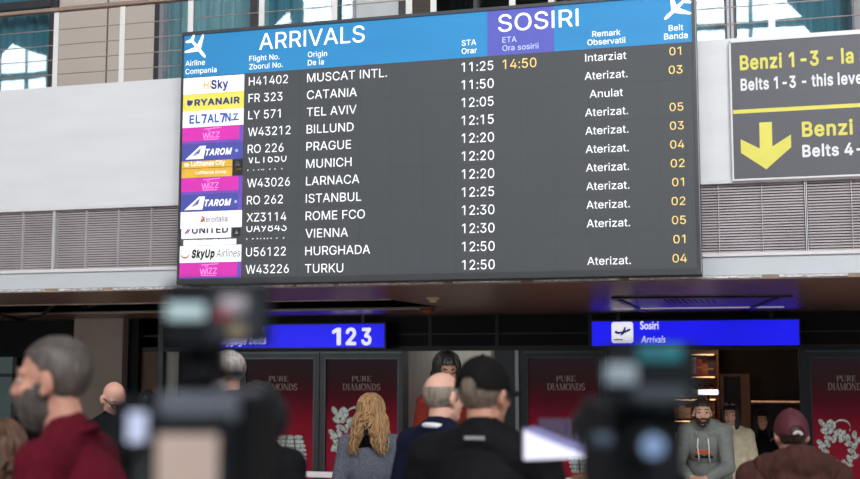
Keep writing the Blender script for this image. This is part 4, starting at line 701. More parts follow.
t, q = lit_sign(592, 799.2, 322.8, 318.6, 346.2, 344.6, 'blue illuminated arrivals sign with white plane pictogram over the exit')
x0, z0 = q(611.8, 343.4); x1, z1 = q(633, 321.9); bm = bmesh.new(); r = .03; P = []
for cx, cz, a in ((x1-r, z1-r, 0), (x0+r, z1-r, 90), (x0+r, z0+r, 180), (x1-r, z0+r, 270)): P += arc(cx, cz, r, r, a, a+90, 5)
poly(bm, P, YG-.003); obj('pictogram_tile', bm, LIT, t)
NB = mat('pictogram_blue', srgb(40,40,150), .5, emit=.2); w_, h_ = x1-x0, z1-z0
bm = bmesh.new(); poly(bm, [(x0+w_*a, z0+h_*b) for a, b in ((.12,.5),(.2,.62),(.3,.54),(.5,.56),(.6,.76),(.68,.76),(.64,.6),(.84,.7),(.9,.66),(.84,.58),(.62,.48),(.46,.36),(.38,.36),(.46,.46),(.3,.42))], YG-.005); obj('plane_pictogram', bm, NB, t)
bm = bmesh.new(); poly(bm, [(x0+w_*.1, z0+h_*.14), (x0+w_*.52, z0+h_*.14), (x0+w_*.52, z0+h_*.19), (x0+w_*.1, z0+h_*.19)], YG-.005); obj('runway_line', bm, NB, t)
x_, z_ = q(640.3, 329.2); human_text('lettering', 'Sosiri', t, x_, z_, .092, YG-.003, LIT, X(658.6, 327, YG)-x_, bold=.016)
x_, z_ = q(641, 343); human_text('lettering', 'Arrivals', t, x_, z_, .085, YG-.003, LIT, X(665.6, 340, YG)-x_, shear=.2)
# shop interior seen through the exit
SHELFW = mat('walnut_shelf', srgb(120,72,42), .5, var=.15, scale=6, stretch=(.3,3,3)); WARM = mat('warm_strip_light', (1,.62,.3), .5, emit=3.2, ecol=(1,.58,.26)); COOL = mat('cool_strip_light', (1,1,1), .5, emit=3, ecol=(.8,.86,1))
YW = D2+2.4
def wx(px): return X(px, 400, YW)
def wz(py): return Z(705, py, YW)
t = thing('display_shelf', 'warmly lit wooden shop shelf seen beyond the exit behind the bearded man', 'shelf', (wx(698), YW, 0))
x0, x1 = wx(668), wx(719.5)
bx('back_panel', SHELFW, (x0, x1, YW+.36, YW+.4, 0, 2.4), t)
for xx in (x0, x1-.03): bx('side_panel', SHELFW, (xx, xx+.03, YW, YW+.36, 0, 2.4), t)
lv = [wz(p) for p in (352, 374.5, 397, 419, 446)]
for z in lv: bx('shelf_board', SHELFW, (x0+.03, x1-.03, YW, YW+.36, z-.03, z), t)
for i, z in enumerate(lv[:4]): bx('light_strip', WARM, (x0+.06, x1-.06, YW+.03, YW+.05, z-.042, z-.031), t)
for i, (a, b) in enumerate(((0, 1), (1, 2), (2, 3), (3, 4))):
    n = 7
    for k in range(n):
        xx = x0+.09+(x1-x0-.2)*k/(n-1)*1.0; h = random.uniform(.14, .24); zb = lv[i+1]; c = random.choice([(196,60,50),(220,190,120),(150,90,50),(230,220,210),(70,60,110),(190,120,60)])
        b = thing('perfume_bottle' if i % 2 else 'gift_box', '', 'bottle' if i % 2 else 'box', (xx, YW+.15, zb), 'goods on the lit shop shelf')
        b['label'] = ('small bottle' if i % 2 else 'small boxed product')+' on the warmly lit shop shelf beyond the exit'
        m = mat('goods_%d_%d' % (i, k), srgb(*c), .35)
        if i % 2:
            bm = bmesh.new(); loft(bm, [[Vector((xx+r*math.cos(a_), YW+.15+r*math.sin(a_), zb+.001+z)) for a_ in [2*PI*j/14 for j in range(14)]] for r, z in ((.036,0),(.042,.01),(.042,h*.6),(.015,h*.75),(.014,h*.85))]); obj('glass_body', bm, m, b)
            bm = bmesh.new(); loft(bm, [[Vector((xx+.017*math.cos(a_), YW+.15+.017*math.sin(a_), zb+z)) for a_ in [2*PI*j/12 for j in range(12)]] for z in (h*.85, h)]); obj('cap', bm, BLACK, b)
        else:
            bm = bmesh.new(); rbox(bm, xx-.042, xx+.042, YW+.11, YW+.19, zb+.001, zb+h, .004); obj('carton', bm, m, b); bx('printed_band', mat('gold_band', srgb(210,170,90), .4, .5), (xx-.0425, xx+.0425, YW+.1095, YW+.112, zb+h*.4, zb+h*.5), b)
YV = D2+1.7
t = thing('shop_screen', 'small bright white screen on a stand before the lit shop shelf', 'screen', (X(709, 392, YV), YV, 0))
bx('panel', COOL, (X(697.5, 393, YV), X(718, 393, YV), YV, YV+.02, Z(708, 394.5, YV), Z(708, 389.8, YV)), t); bx('stand', BLACK, (X(707, 393, YV), X(709.5, 393, YV), YV+.022, YV+.05, 0, Z(708, 392, YV)), t)
YF = D2+1.2
t = thing('door_frame', 'brown wooden door frame standing inside the dark exit', 'door frame', (X(735, 400, YF), YF, 0)); WOOD = mat('brown_wood', srgb(150,98,62), .5, var=.12, scale=5, stretch=(4,4,.3))
zf = Z(735, 374, YF)
for a, b in ((720.5, 724), (741, 750)): bx('jamb', WOOD, (X(a, 400, YF), X(b, 400, YF), YF, YF+.12, 0, zf), t)
bx('lintel', WOOD, (X(720.5, 400, YF), X(750, 400, YF), YF-.005, YF+.125, zf-.03, zf), t); bx('leaf', DARKW, (X(724, 400, YF), X(741, 400, YF), YF+.06, YF+.1, 0, zf-.03), t)
t = thing('wall_ledge', 'dark wall shelf with an orange glowing edge right of the wooden door frame', 'shelf', (X(776, 401, YF), YF, Z(776, 403, YF)))
x0, x1 = X(751, 401, YF), X(801, 401, YF); z = Z(776, 401.4, YF)
bx('board', SHELFW, (x0, x1, YF, YF+.3, z-.03, z), t); bx('glowing_edge', mat('amber_glow', (1,.5,.25), .5, emit=.35, ecol=(1,.5,.26), var=.6, scale=14), (x0, x1, YF-.008, YF, z-.012, z+.008), t); bx('back_panel', DARKW, (x0, x1, YF+.3, YF+.33, z-.9, zf-.05), t)
for nm, px, py, d in (('shop_light', 700, 380, 2.1),):
    l = bpy.data.lights.new('shop_lamp', 'POINT'); l.energy = LAMP_POWER; l.color = (1, .66, .4); l.shadow_soft_size = .12; o = bpy.data.objects.new('shop_lamp', l); C.objects.link(o); o.location = (X(712, 352, D2+1.5), D2+1.5, 2.2)
# white crowd barrier
YR = 9.65
zb = Z(300, 474, YR); x0, x1 = X(225, 474, YR), X(742, 474, YR)
t = thing('crowd_barrier', 'white crowd barrier rail in front of the jewellery posters', 'barrier', ((x0+x1)/2, YR, 0)); BAR = mat('white_barrier', srgb(226,220,222), .4, var=.02)
bm = bmesh.new(); rbox(bm, x0, x1, YR-.03, YR+.03, zb-.025, zb+.025, .01); obj('top_rail', bm, BAR, t)
bm = bmesh.new(); tube(bm, [(x0, YR, .3), (x1, YR, .3)], .02); obj('lower_rail', bm, BAR, t, True)
for k in range(5):
    xx = x0+.05+(x1-x0-.1)*k/4; bm = bmesh.new(); tube(bm, [(xx, YR, .01), (xx, YR, zb-.02)], .022, 10); rbox(bm, xx-.05, xx+.05, YR-.14, YR+.14, 0, .015, .004); obj('post', bm, BAR, t)
# ------------------------------------------------------------------ people
def build(prims, vox, smooth=5, amp=0., freq=6., fold=None):
    """Grow one continuous surface over overlapping limbs and masses."""
    bm = bmesh.new()
    for p in prims:
        if p[0] == 'c': capsule(bm, *p[1:5])
        elif p[0] == 'e': ell(bm, p[1], p[2], p[3] if len(p) > 3 else None)
        else: merge(bm, p[1].copy())
    me = bpy.data.meshes.new('t'); bm.to_mesh(me); bm.free(); o = bpy.data.objects.new('t', me); C.objects.link(o)
    r = o.modifiers.new('r', 'REMESH'); r.mode = 'VOXEL'; r.voxel_size = vox; r.use_smooth_shade = True
    s_ = o.modifiers.new('s', 'SMOOTH'); s_.factor = .5; s_.iterations = smooth
    out = bpy.data.meshes.new_from_object(o.evaluated_get(bpy.context.evaluated_depsgraph_get())); bpy.data.objects.remove(o); bpy.data.meshes.remove(me)
    if amp:
        out.update(); n = [v.normal.copy() for v in out.vertices]
        for v, nn in zip(out.vertices, n):
            q = v.co*freq; v.co += nn*amp*(noise.noise(Vector((q.x, q.y, q.z*.55))) + .5*noise.noise(Vector((q.x*2.3+5, q.y*2.3, q.z*1.1))))
    return out
def skin(tone, nm): return mat('skin_'+nm, srgb(*tone), .5, var=.07, scale=14)
EYEW = mat('eye_white', srgb(176,164,156), .35); IRIS = mat('iris_brown', srgb(40,26,18), .2)
def head_prims():
    P = [('e', (0,-.014,.028), (.074,.094,.088)), ('e', (0,.03,.042), (.056,.045,.038)), ('e', (0,.026,-.028), (.062,.066,.086)), ('e', (0,.052,-.088), (.036,.034,.028)),
         ('c', (-.044,.0,-.066), .018, (-.02,.055,-.092), .02), ('c', (.044,.0,-.066), .018, (.02,.055,-.092), .02),
         ('c', (0,.083,.012), .0105, (0,.101,-.03), .0135), ('e', (-.012,.094,-.036), (.01,.012,.009)), ('e', (.012,.094,-.036), (.01,.012,.009)),
         ('c', (-.05,.064,.024), .011, (-.012,.082,.021), .012), ('c', (.05,.064,.024), .011, (.012,.082,.021), .012),
         ('e', (-.043,.058,-.026), (.022,.024,.02)), ('e', (.043,.058,-.026), (.022,.024,.02)), ('e', (0,.076,-.062), (.027,.018,.02))]
    for s in (-1, 1): P += [('e', (s*.081,-.014,-.004), (.011,.022,.034), (-.15,s*.2,s*.45)), ('e', (s*.079,-.006,-.03), (.009,.012,.013))]
    return P
def place(P, M):
    out = []; k = M.to_scale()[0]
    for p in P:
        if p[0] == 'c': out.append(('c', M @ Vector(p[1]), p[2]*k, M @ Vector(p[3]), p[4]*k))
        else:
            t = bmesh.new(); ell(t, p[1], p[2], p[3] if len(p) > 3 else None); bmesh.ops.transform(t, matrix=M, verts=t.verts[:]); out.append(('m', t))
    return out
def shell(M, keep, grow=(1.1, 1.08, 1.1), c=(0,-.014,.028), r=(.074,.094,.088), thick=.006, amp=.004, freq=70, seg=72, n=48):
    """Close-fitting hair, beard or cap over the skull: only the area where keep(p) holds, with real thickness."""
    bm = bmesh.new(); bmesh.ops.create_uvsphere(bm, u_segments=seg, v_segments=n, radius=1)
    for v in bm.verts: v.co = Vector((c[i]+v.co[i]*r[i]*grow[i] for i in range(3)))
    bmesh.ops.delete(bm, geom=[f for f in bm.faces if not keep(f.calc_center_median())], context='FACES')
    cc = Vector(c); inner = {}
    bm.normal_update(); bnd = [e for e in bm.edges if len(e.link_faces) == 1]
    base = {v: v.co.copy() for v in bm.verts}
    for v in bm.verts:
        q = base[v]; d = (q-cc).normalized(); v.co = q + d*amp*noise.noise(Vector((q.x*freq, q.y*freq*.5, q.z*freq*.35)))
    for e in bnd:
        vs = []
        for v in e.verts:
            if v not in inner: inner[v] = bm.verts.new(v.co + (cc-v.co).normalized()*thick*2)
            vs.append(inner[v])
        bm.faces.new((e.verts[0], e.verts[1], vs[1], vs[0]))
    bmesh.ops.transform(bm, matrix=M, verts=bm.verts[:]); return bm
def strands(M, n, length, spread=1., az=(55, 305), r=.006, seed=3, wave=.012, back=0., layers=.02, vee=0):
    """Long hair as separate locks running over the skull and hanging down."""
    rnd = random.Random(seed); bm = bmesh.new(); c = Vector((0,-.014,.028))
    for i in range(n):
        a = math.radians(rnd.uniform(*az)); lay = 1.06+rnd.random()*layers*6; pts = []; part = rnd.uniform(2, 30)
        L = length*rnd.uniform(.75, 1.05); ph = rnd.uniform(0, 6)
        for k in range(6):
            th = math.radians(part+(100-part)*k/5); d = Vector((math.sin(th)*math.sin(a), math.sin(th)*math.cos(a), math.cos(th)))
            pts.append(c+Vector((d.x*.076*lay, d.y*.096*lay, d.z*.09*lay)))
        e = pts[-1]
        if vee and e.y < 0: L *= .3+.7*min(1, abs(e.x)/.05)
        for k in range(1, 8):
            f = k/7; pts.append(e+Vector((e.x*(spread-1)*f + wave*math.sin(ph+f*7), (e.y-c.y)*(spread-1)*f - back*math.sin(f*1.6) + wave*math.cos(ph+f*6)*.6, -L*f)))
        rr = [r*.5]+[r]*8+[r*.9, r*.8, r*.65, r*.45, r*.2][:5]; rr = (rr+[r*.2]*14)[:len(pts)]
        tube(bm, [M @ p for p in pts], rr, 5)
    return bm
def hand(P, wr, d, up, side, k=1., curl=.5):
    """Palm, four fingers of unequal length and a thumb from the side of the palm."""
    d = Vector(d).normalized(); up = Vector(up); up = (up-d*up.dot(d)).normalized(); lat = d.cross(up).normalized()*side
    w_ = Vector(wr); pc = w_+d*.05*k
    P.append(('c', w_, .024*k, w_+d*.03*k, .027*k))
    for f in (-.028, -.01, .01, .026): P.append(('c', w_+d*.02*k+lat*f*.7*k, .0135*k, w_+d*.088*k+lat*f*k, .0115*k))
    for f, L in ((-.032, .066), (-.011, .078), (.011, .074), (.031, .058)):
        p = w_+d*.09*k+lat*f*k; q = d; ang = 0
        for j, fr in enumerate((.45, .32, .23)):
            ang += curl*(.35+.35*j); q = (d*math.cos(ang)-up*math.sin(ang)).normalized(); e = p+q*L*fr*k; P.append(('c', p, (.0092-.0008*j)*k, e, (.0086-.0008*j)*k)); p = e
    p = w_+d*.025*k-lat*.026*k; e = p+(d*.6-lat*.7-up*.25).normalized()*.04*k; P.append(('c', p, .0125*k, e, .0105*k)); P.append(('c', e, .0102*k, e+(d*.85-lat*.35-up*.3).normalized()*.032*k, .0085*k))
def person(label, xy, yaw, H, top_z=None, tone=(206,160,138), skin_nm='mid', w=1., lean=0., head=(0,0,0), arms='down', vox=.008, top=None, infl=.018, hem=.86, collar=None, trousers=None, hair=None, fold=.006, extra=None, group=None, bulk=1.):
    k = H/1.75; t = thing('person', label, 'person', (xy[0], xy[1], 0), group, math.radians(yaw)); t['local'] = 1
    hip = Vector((0, 0, .93)); A = math.radians(lean)
    def T(p):
        p = Vector(p)
        if p.z <= hip.z: return p
        q = p-hip; return hip+Vector((q.x, q.y*math.cos(A)+q.z*math.sin(A), q.z*math.cos(A)-q.y*math.sin(A)))
    hc = T((0, .022, 1.632))+Vector((0, 0, 0))
    HM = Matrix.Translation(hc) @ Euler((math.radians(head[1]), math.radians(head[2]), math.radians(head[0]))).to_matrix().to_4x4()
    sc = lambda v: Vector(v)*k
    K = Matrix.Scale(k, 4)
    sh = [T((s*.172*w, -.005, 1.415)) for s in (-1, 1)]
    if arms == 'down': el = [Vector((s*.235*w, -.03, 1.13))+(sh[0]+sh[1])*.5-Vector((0,-.005,1.415)) for s in (-1, 1)]; wr = [Vector((s*.245*w, .07, .89))+((sh[0]+sh[1])*.5-Vector((0,-.005,1.415)))*.8 for s in (-1, 1)]; fd = (0, .25, -1); up = (1, 0, 0)
    elif arms == 'rail': el = [Vector((s*.22, .36, .97+.1)) for s in (-1, 1)]; wr = [Vector((s*.09, .58, 1.0)) for s in (-1, 1)]; fd = (0, .8, -.25); up = (0, .2, 1)
    elif arms == 'hold': el = [Vector((s*.26*w, .06, 1.14)) for s in (-1, 1)]; wr = [Vector((s*.07, .3, 1.2)) for s in (-1, 1)]; fd = (0, 1, .2); up = (0, -.2, 1)
    elif arms == 'fold': el = [Vector((s*.25*w, .04, 1.14)) for s in (-1, 1)]; wr = [Vector((s*.02, .2, 1.08+.02*s)) for s in (-1, 1)]; fd = None; up = (0, 0, 1)
    pelvis = [('e', (0,0,.95), (.165*bulk,.11*bulk,.12))]
    torso = [('e', T((0,.01,1.1)), (.145*bulk,.1*bulk,.16), (-A,0,0)), ('e', T((0,0,1.27)), (.165*w,.115*bulk,.18), (-A,0,0)), ('c', sh[0], .056, sh[1], .056), ('c', T((-.13*w,-.012,1.425)), .04, T((0,-.012,1.49)), .052), ('c', T((.13*w,-.012,1.425)), .04, T((0,-.012,1.49)), .052)]
    neck = [('c', T((0,-.012,1.42)), .06, hc+HM.to_3x3() @ Vector((0,-.02,-.05)), .054)]
    armp = []
    for i in (0, 1): armp += [('c', sh[i], .054, el[i], .042), ('c', el[i], .041, wr[i], .028)]
    legs = []
    for s in (-1, 1): legs += [('c', (s*.09,0,.9), .088, (s*.105,.015,.5), .058), ('c', (s*.105,.015,.5), .056, (s*.11,-.02,.11), .04), ('c', (s*.11,-.03,.05), .038, (s*.12,.12,.035), .032)]
    hands = []
    for i, s in enumerate((-1, 1)):
        d = fd if fd else (-s, .1, 0)
        if arms == 'rail': d = (-s*.8, .5, -.1)
        hand(hands, wr[i], d, (s*-1, 0, 0) if arms == 'down' else up, s, 1., .45)
    def S_(L): # scale list
        out = []
        for p in L:
            if p[0] == 'c': out.append(('c', sc(p[1]), p[2]*k, sc(p[3]), p[4]*k))
            elif p[0] == 'e': out.append(('e', sc(p[1]), tuple(v*k for v in p[2]))+tuple(p[3:]))
            else: bmesh.ops.transform(p[1], matrix=K, verts=p[1].verts[:]); out.append(p)
        return out
    def grow(L, g): return [('c', p[1], p[2]+g, p[3], p[4]+g) if p[0] == 'c' else ('e', p[1], tuple(v+g for v in p[2]))+tuple(p[3:]) for p in L]
    SK = skin(tone, skin_nm)
    body = build(S_(place(head_prims(), HM)+neck+torso+pelvis+armp+hands+legs), vox, 4)
    bo = obj('body', body, SK, t, True)
    HK = K @ HM
    # face details
    for s in (-1, 1):
        bm = bmesh.new(); ell(bm, (s*.031,.0725,.002), (.0125,.0125,.009), None, 16, 12)
        bmesh.ops.transform(bm, matrix=HK, verts=bm.verts[:]); e = obj('eye', bm, [EYEW, IRIS], t, True); c = HK @ Vector((s*.031,.0735,.004)); f = (HK.to_3x3() @ Vector((0,1,0))).normalized()
        for p in e.data.polygons:
            if (p.center-c).normalized().dot(f) > .72: p.material_index = 1
    hcol, kind = hair if hair else ((60,45,35), 'none')
    HR = mat('hair_%d_%d_%d' % hcol, srgb(*hcol), .5, var=.42, scale=60, stretch=(1,1,.12), bump=.3)
    for s in (-1, 1):
        bm = bmesh.new(); tube(bm, [HK @ Vector(p) for p in ((s*.015,.093,.029), (s*.03,.087,.034), (s*.05,.068,.028))], [.003*k, .004*k, .002*k], 6); obj('eyebrow', bm, HR, t, True)
    bm = bmesh.new(); ell(bm, (0,.0925,-.062), (.022,.006,.0065)); bmesh.ops.transform(bm, matrix=HK, verts=bm.verts[:]); obj('lips', bm, mat('lips_'+skin_nm, srgb(int(tone[0]*.8), int(tone[1]*.58), int(tone[2]*.58)), .45), t, True)
    def hairline(p, front=.072, side=.02, back=-.06):
        if p.y > .045: return p.z > front
        if p.y > .0: return p.z > side+(front-side)*(p.y/.045)
        if p.y > -.03: return p.z > (-.01 if abs(p.x) > .05 else side)
        return p.z > back
    if kind == 'short': obj('hair', shell(HK, hairline, (1.07, 1.045, 1.07), amp=.003), HR, t, True)
    elif kind == 'thick': obj('hair', shell(HK, lambda p: hairline(p, .06, .0, -.075), (1.22, 1.16, 1.2), amp=.012, freq=40), HR, t, True)
    elif kind == 'crew': obj('hair', shell(HK, lambda p: hairline(p, .08, .02, -.055), (1.06, 1.05, 1.05), amp=.002), HR, t, True)
    elif kind == 'fringe': obj('hair', shell(HK, lambda p: p.y < .03 and -.055 < p.z < .055-max(0, p.y)*.3, (1.07, 1.05, 1.06), amp=.002), HR, t, True)
    elif kind == 'long': obj('hair_under', shell(HK, lambda p: hairline(p, .06, -.02, -.09), (1.12, 1.08, 1.1)), HR, t, True)
    fit = dict(HK=HK, k=k, T=T, sc=sc, S=S_, hc=hc, HM=HM, HR=HR, t=t, wr=wr, vox=vox)
    if top:
        tp = grow(torso, infl)+grow(pelvis, infl*.9)+[('c', a[1], a[2]+infl*.9, a[3], a[4]+infl*.6) for a in armp]
        if hem < .85:
            z = .9
            while z > hem: tp.append(('e', (0,0,z), (.175*bulk+infl,.125*bulk+infl,.1))); z -= .1
        if collar: tp += [('c', T((0,-.012,1.42)), .066+infl*.3, T((0,-.004,collar)), .062+infl*.25)]
        obj('top', build(S_(tp), vox, 6, fold*k, 7), top, t, True).name = fit.get('nm', 'jacket')
    tr = trousers or mat('dark_trousers', srgb(32,33,38), .8)
    obj('trousers', build(S_(grow(legs[0:2]+legs[3:5], .012)+grow(pelvis, .008)), vox*1.4, 5, .005, 8), tr, t, True)
    for s in (-1, 1):
        bm = bmesh.new(); bmsh = S_([('c', (s*.11,-.04,.052), .046, (s*.122,.135,.045), .041)])
        obj('shoe', build(bmsh, vox*1.4, 4), mat('black_leather', srgb(24,22,22), .4), t, True); bm.free()
    # feet stand on the floor
    return t, fit
def rename_top(t, nm):
    for c in t.children:
        if c.name.startswith('jacket'): c.name = nm
BLK = mat('black_cloth', srgb(20,19,22), .85, var=.2, scale=30); NAVY = mat('navy_cloth', srgb(17,21,42), .85, var=.15, scale=30)
def where(px, d): p = deep(px, 400, d); return (p.x, p.y)
def tall(py, d): return CAM_Z + (HORIZON-py)/FPX*d      # height of a head top measured at distance d
def facing(deg): return math.degrees(YAW)+deg            # 0 looks straight away from the camera, 90 to the left

# man in the dark red sweater, in profile
MAROON = mat('dark_red_knit', srgb(86,14,30), .9, var=.14, scale=60, bump=.25)
t, f = person('man in dark red sweater with grey hair and beard, in left profile', where(93, 3.5), facing(82), tall(337, 3.5)*1.006, lean=8, tone=(186,134,114), skin_nm='ruddy', w=1.04, head=(6,0,0), vox=.006, top=MAROON, infl=.012, hair=((74,66,62), 'short'), collar=1.475, fold=.008, bulk=1.28)
rename_top(t, 'sweater')
BEARD = mat('grey_beard', srgb(66,60,58), .7, var=.5, scale=60, stretch=(1,1,.2), bump=.3)
obj('beard', shell(f['HK'], lambda p: p.y > -.012 and p.z < -.052+.06*max(0, 1-p.y/.075)+.012*noise.noise(p*55) and not (abs(p.x) < .022 and p.y > .06 and p.z > -.078), (1.14,1.2,1.22), (0,.026,-.034), (.062,.066,.086), amp=.006), BEARD, t, True)
bm = bmesh.new(); tube(bm, [f['HK'] @ Vector(p) for p in ((-.036,.078,-.07), (-.016,.1,-.05), (0,.104,-.047), (.016,.1,-.05), (.036,.078,-.07))], [.004,.008,.008,.008,.004], 8); obj('moustache', bm, BEARD, t, True)
bm = bmesh.new(); P = [f['sc'](f['T']((.074*math.cos(a), -.01+.074*math.sin(a), 1.462-.03*math.sin(a)))) for a in [2*PI*i/24 for i in range(25)]]; tube(bm, P, .011, 8); obj('neckband', bm, MAROON, t, True)
# man in the black cap, seen from behind
JB = mat('black_soft_jacket', srgb(17,16,19), .75, var=.15, scale=20)
t, f = person('man in black cap and black jacket, seen from behind in the middle of the crowd', where(483, 4.3), facing(-22), tall(361, 4.3), tone=(188,136,116), skin_nm='tan', w=1.12, head=(-14,0,0), vox=.007, top=JB, infl=.03, collar=1.51, hair=((104,90,80), 'crew'), arms='fold', bulk=1.15)
CAPM = mat('black_cap_cloth', srgb(17,15,16), .8, var=.15, scale=40)
def cap(f, m, back_hole=True, grow=(1.25,1.18,1.26), hs=1., brim_dir=1, low=.018):
    def keep(p):
        if p.z < low-.006*(p.y/.09): return False
        if back_hole and p.y*brim_dir < -.04 and p.z < low+.052 and abs(p.x) < .043*math.sqrt(max(0, 1-((p.z-low-.004)/.05)**2)) and p.z > low+.012: return False
        return True
    c = obj('cap', shell(f['HK'], keep, grow, amp=.001, freq=20), m, f['t'], True)
    bm = bmesh.new(); n = 14; up_, lo = [], []
    for ring in range(5):
        rr = ring/4
        up_.append([Vector((math.sin(a)*(.088+.01*rr), brim_dir*(math.cos(a)*.104+rr*.075*max(0, math.cos(a))**.6)-.012, low+.004-.02*rr+.012*rr*math.cos(a*1.6))) for a in [math.radians(-80+160*i/n) for i in range(n+1)]])
    g = [[bm.verts.new(f['HK'] @ p) for p in r] for r in up_]; h_ = [[bm.verts.new(f['HK'] @ (p-Vector((0,0,.004)))) for p in r] for r in up_]
    for a, b in zip(g, g[1:]):
        for i in range(n): bm.faces.new((a[i], a[i+1], b[i+1], b[i]))
    for a, b in zip(h_, h_[1:]):
        for i in range(n): bm.faces.new((a[i+1], a[i], b[i], b[i+1]))
    for a, b in ((g[-1], h_[-1]), (h_[0], g[0])):
        for i in range(n): bm.faces.new((a[i], a[i+1], b[i+1], b[i]))
    obj('brim', bm, m, c, True)
    bm = bmesh.new(); ell(bm, (0,-.014,.028+.088*grow[2]), (.008,.008,.005)); bmesh.ops.transform(bm, matrix=f['HK'], verts=bm.verts[:]); obj('button', bm, m, c, True)
    return c
cap(f, CAPM)
p0 = f['sc'](f['T']((-.035, -.083, 1.485))); bm = bmesh.new(); box(bm, p0.x, p0.x+.075, p0.y-.012, p0.y+.01, p0.z, p0.z+.012); obj('collar_label', bm, mat('grey_print', srgb(150,148,150), .7), t)['label'] = 'small grey printed collar label'
# man in navy suit beside him
t, f = person('balding man in navy suit jacket, half hidden behind the man in black cap', where(441, 5.6), facing(-40), tall(372, 5.6), tone=(214,166,146), skin_nm='fair', w=1.02, head=(-10,0,0), top=NAVY, infl=.022, collar=1.468, hair=((128,116,106), 'fringe'), vox=.008)
bm = bmesh.new(); P = [f['sc'](f['T']((.07*math.cos(a), -.012+.07*math.sin(a), 1.497-.012*math.sin(a)))) for a in [2*PI*i/24 for i in range(25)]]; tube(bm, P, .013, 8); obj('shirt_collar', bm, mat('white_shirt', srgb(225,225,230), .8), t, True)
# dark-haired woman beyond
RUST = mat('rust_red_wool', srgb(112,40,32), .9, var=.15, scale=40)
t, f = person('dark-haired woman in rust red, facing the camera before the pale wall panel', where(446, 8.9), facing(195), tall(354, 8.9), tone=(150,104,84), skin_nm='brown', w=.84, head=(-6,-12,0), top=RUST, infl=.015, hair=((22,17,17), 'long'), vox=.009)
rename_top(t, 'blouse'); obj('hair', strands(f['HK'], 150, .26, 1.35, (42, 318), .008, 4, layers=.035), f['HR'], t, True)
# blonde woman in tweed
TWEED = mat('grey_tweed', srgb(94,97,108), .95, var=.5, scale=150, bump=.4, detail=6)
t, f = person('blonde woman in grey tweed coat with black collar, seen from behind at the barrier', where(371, 7.9), facing(-3), tall(397, 7.9), tone=(216,172,152), skin_nm='rosy', w=.98, head=(-6,-6,0), top=TWEED, infl=.022, hem=.6, hair=((164,126,84), 'long'), vox=.008)
rename_top(t, 'coat'); obj('hair', strands(f['HK'], 300, .30, 1.5, (40, 320), .0065, 8, layers=.05, wave=.016, vee=1), f['HR'], t, True)
obj('fur_collar', build(f['S']([('c', f['T']((-.11,-.05,1.415)), .042, f['T']((0,-.085,1.445)), .05), ('c', f['T']((.11,-.05,1.415)), .042, f['T']((0,-.085,1.445)), .05), ('c', f['T']((-.11,-.05,1.415)), .042, f['T']((-.06,.07,1.40)), .04), ('c', f['T']((.11,-.05,1.415)), .042, f['T']((.06,.07,1.40)), .04)]), .009, 3, .012, 40), mat('black_fur', srgb(14,13,14), .95, var=.3, scale=90, bump=.4), t, True)
# bald man on the left
t, f = person('bald man in black jacket before the taupe pillar', where(113, 8.1), facing(-150), tall(382, 8.1), tone=(226,170,150), skin_nm='pink', w=1.02, head=(8,-30,0), top=BLK, infl=.025, hair=((150,120,104), 'none'), collar=1.52, vox=.009)
bm = bmesh.new()
for s in (-1, 1): P = [f['HK'] @ Vector((s*.031+.019*math.cos(a), .098, .002+.015*math.sin(a))) for a in [2*PI*i/16 for i in range(17)]]; tube(bm, P, .003, 6)
tube(bm, [f['HK'] @ Vector((-.012,.1,.004)), f['HK'] @ Vector((.012,.1,.004))], .003, 6)
for s in (-1, 1): tube(bm, [f['HK'] @ Vector((s*.05,.097,.006)), f['HK'] @ Vector((s*.079,.0,.008))], .003, 6)
obj('glasses', bm, BLACK, t, True)
# people behind the left camera
t, f = person('person with dark hair just showing behind the small camera screen', where(147, 10.4), facing(0), tall(391, 10.4), w=.95, top=BLK, infl=.02, hair=((20,17,16), 'thick'), vox=.01)
t, f = person('grey-haired man with pink face looking left behind the left video camera', where(229, 6.9), facing(75), tall(351, 6.9), tone=(218,160,146), skin_nm='flushed', w=1.0, head=(20,-4,0), top=BLK, infl=.02, hair=((176,168,164), 'short'), vox=.008)
obj('beard', shell(f['HK'], lambda p: p.y > -.012 and p.z < -.052+.06*max(0, 1-p.y/.075)+.012*noise.noise(p*55) and not (abs(p.x) < .022 and p.y > .06 and p.z > -.078), (1.1,1.13,1.08), (0,.026,-.034), (.062,.066,.086), amp=.004), mat('white_beard', srgb(200,196,190), .8, var=.2, scale=60), t, True)
t, f = person('person with thick dark hair in black jacket right of the left video camera', where(256, 5.0), facing(-30), tall(385, 5.0), w=1.0, tone=(196,150,130), top=BLK, infl=.03, hair=((22,17,16), 'thick'), collar=1.5, vox=.009, head=(-20,-5,0))
# brown-haired person in the lower left corner
t, f = person('person with gingery brown hair in the lower left corner, below the bearded man', where(3, 4.2), facing(40), tall(424, 4.2), w=.9, top=BLK, infl=.02, hair=((88,60,44), 'long'), vox=.009); obj('hair', strands(f['HK'], 120, .16, 1.15, (60, 300), .008, 6, layers=.03), f['HR'], t, True)
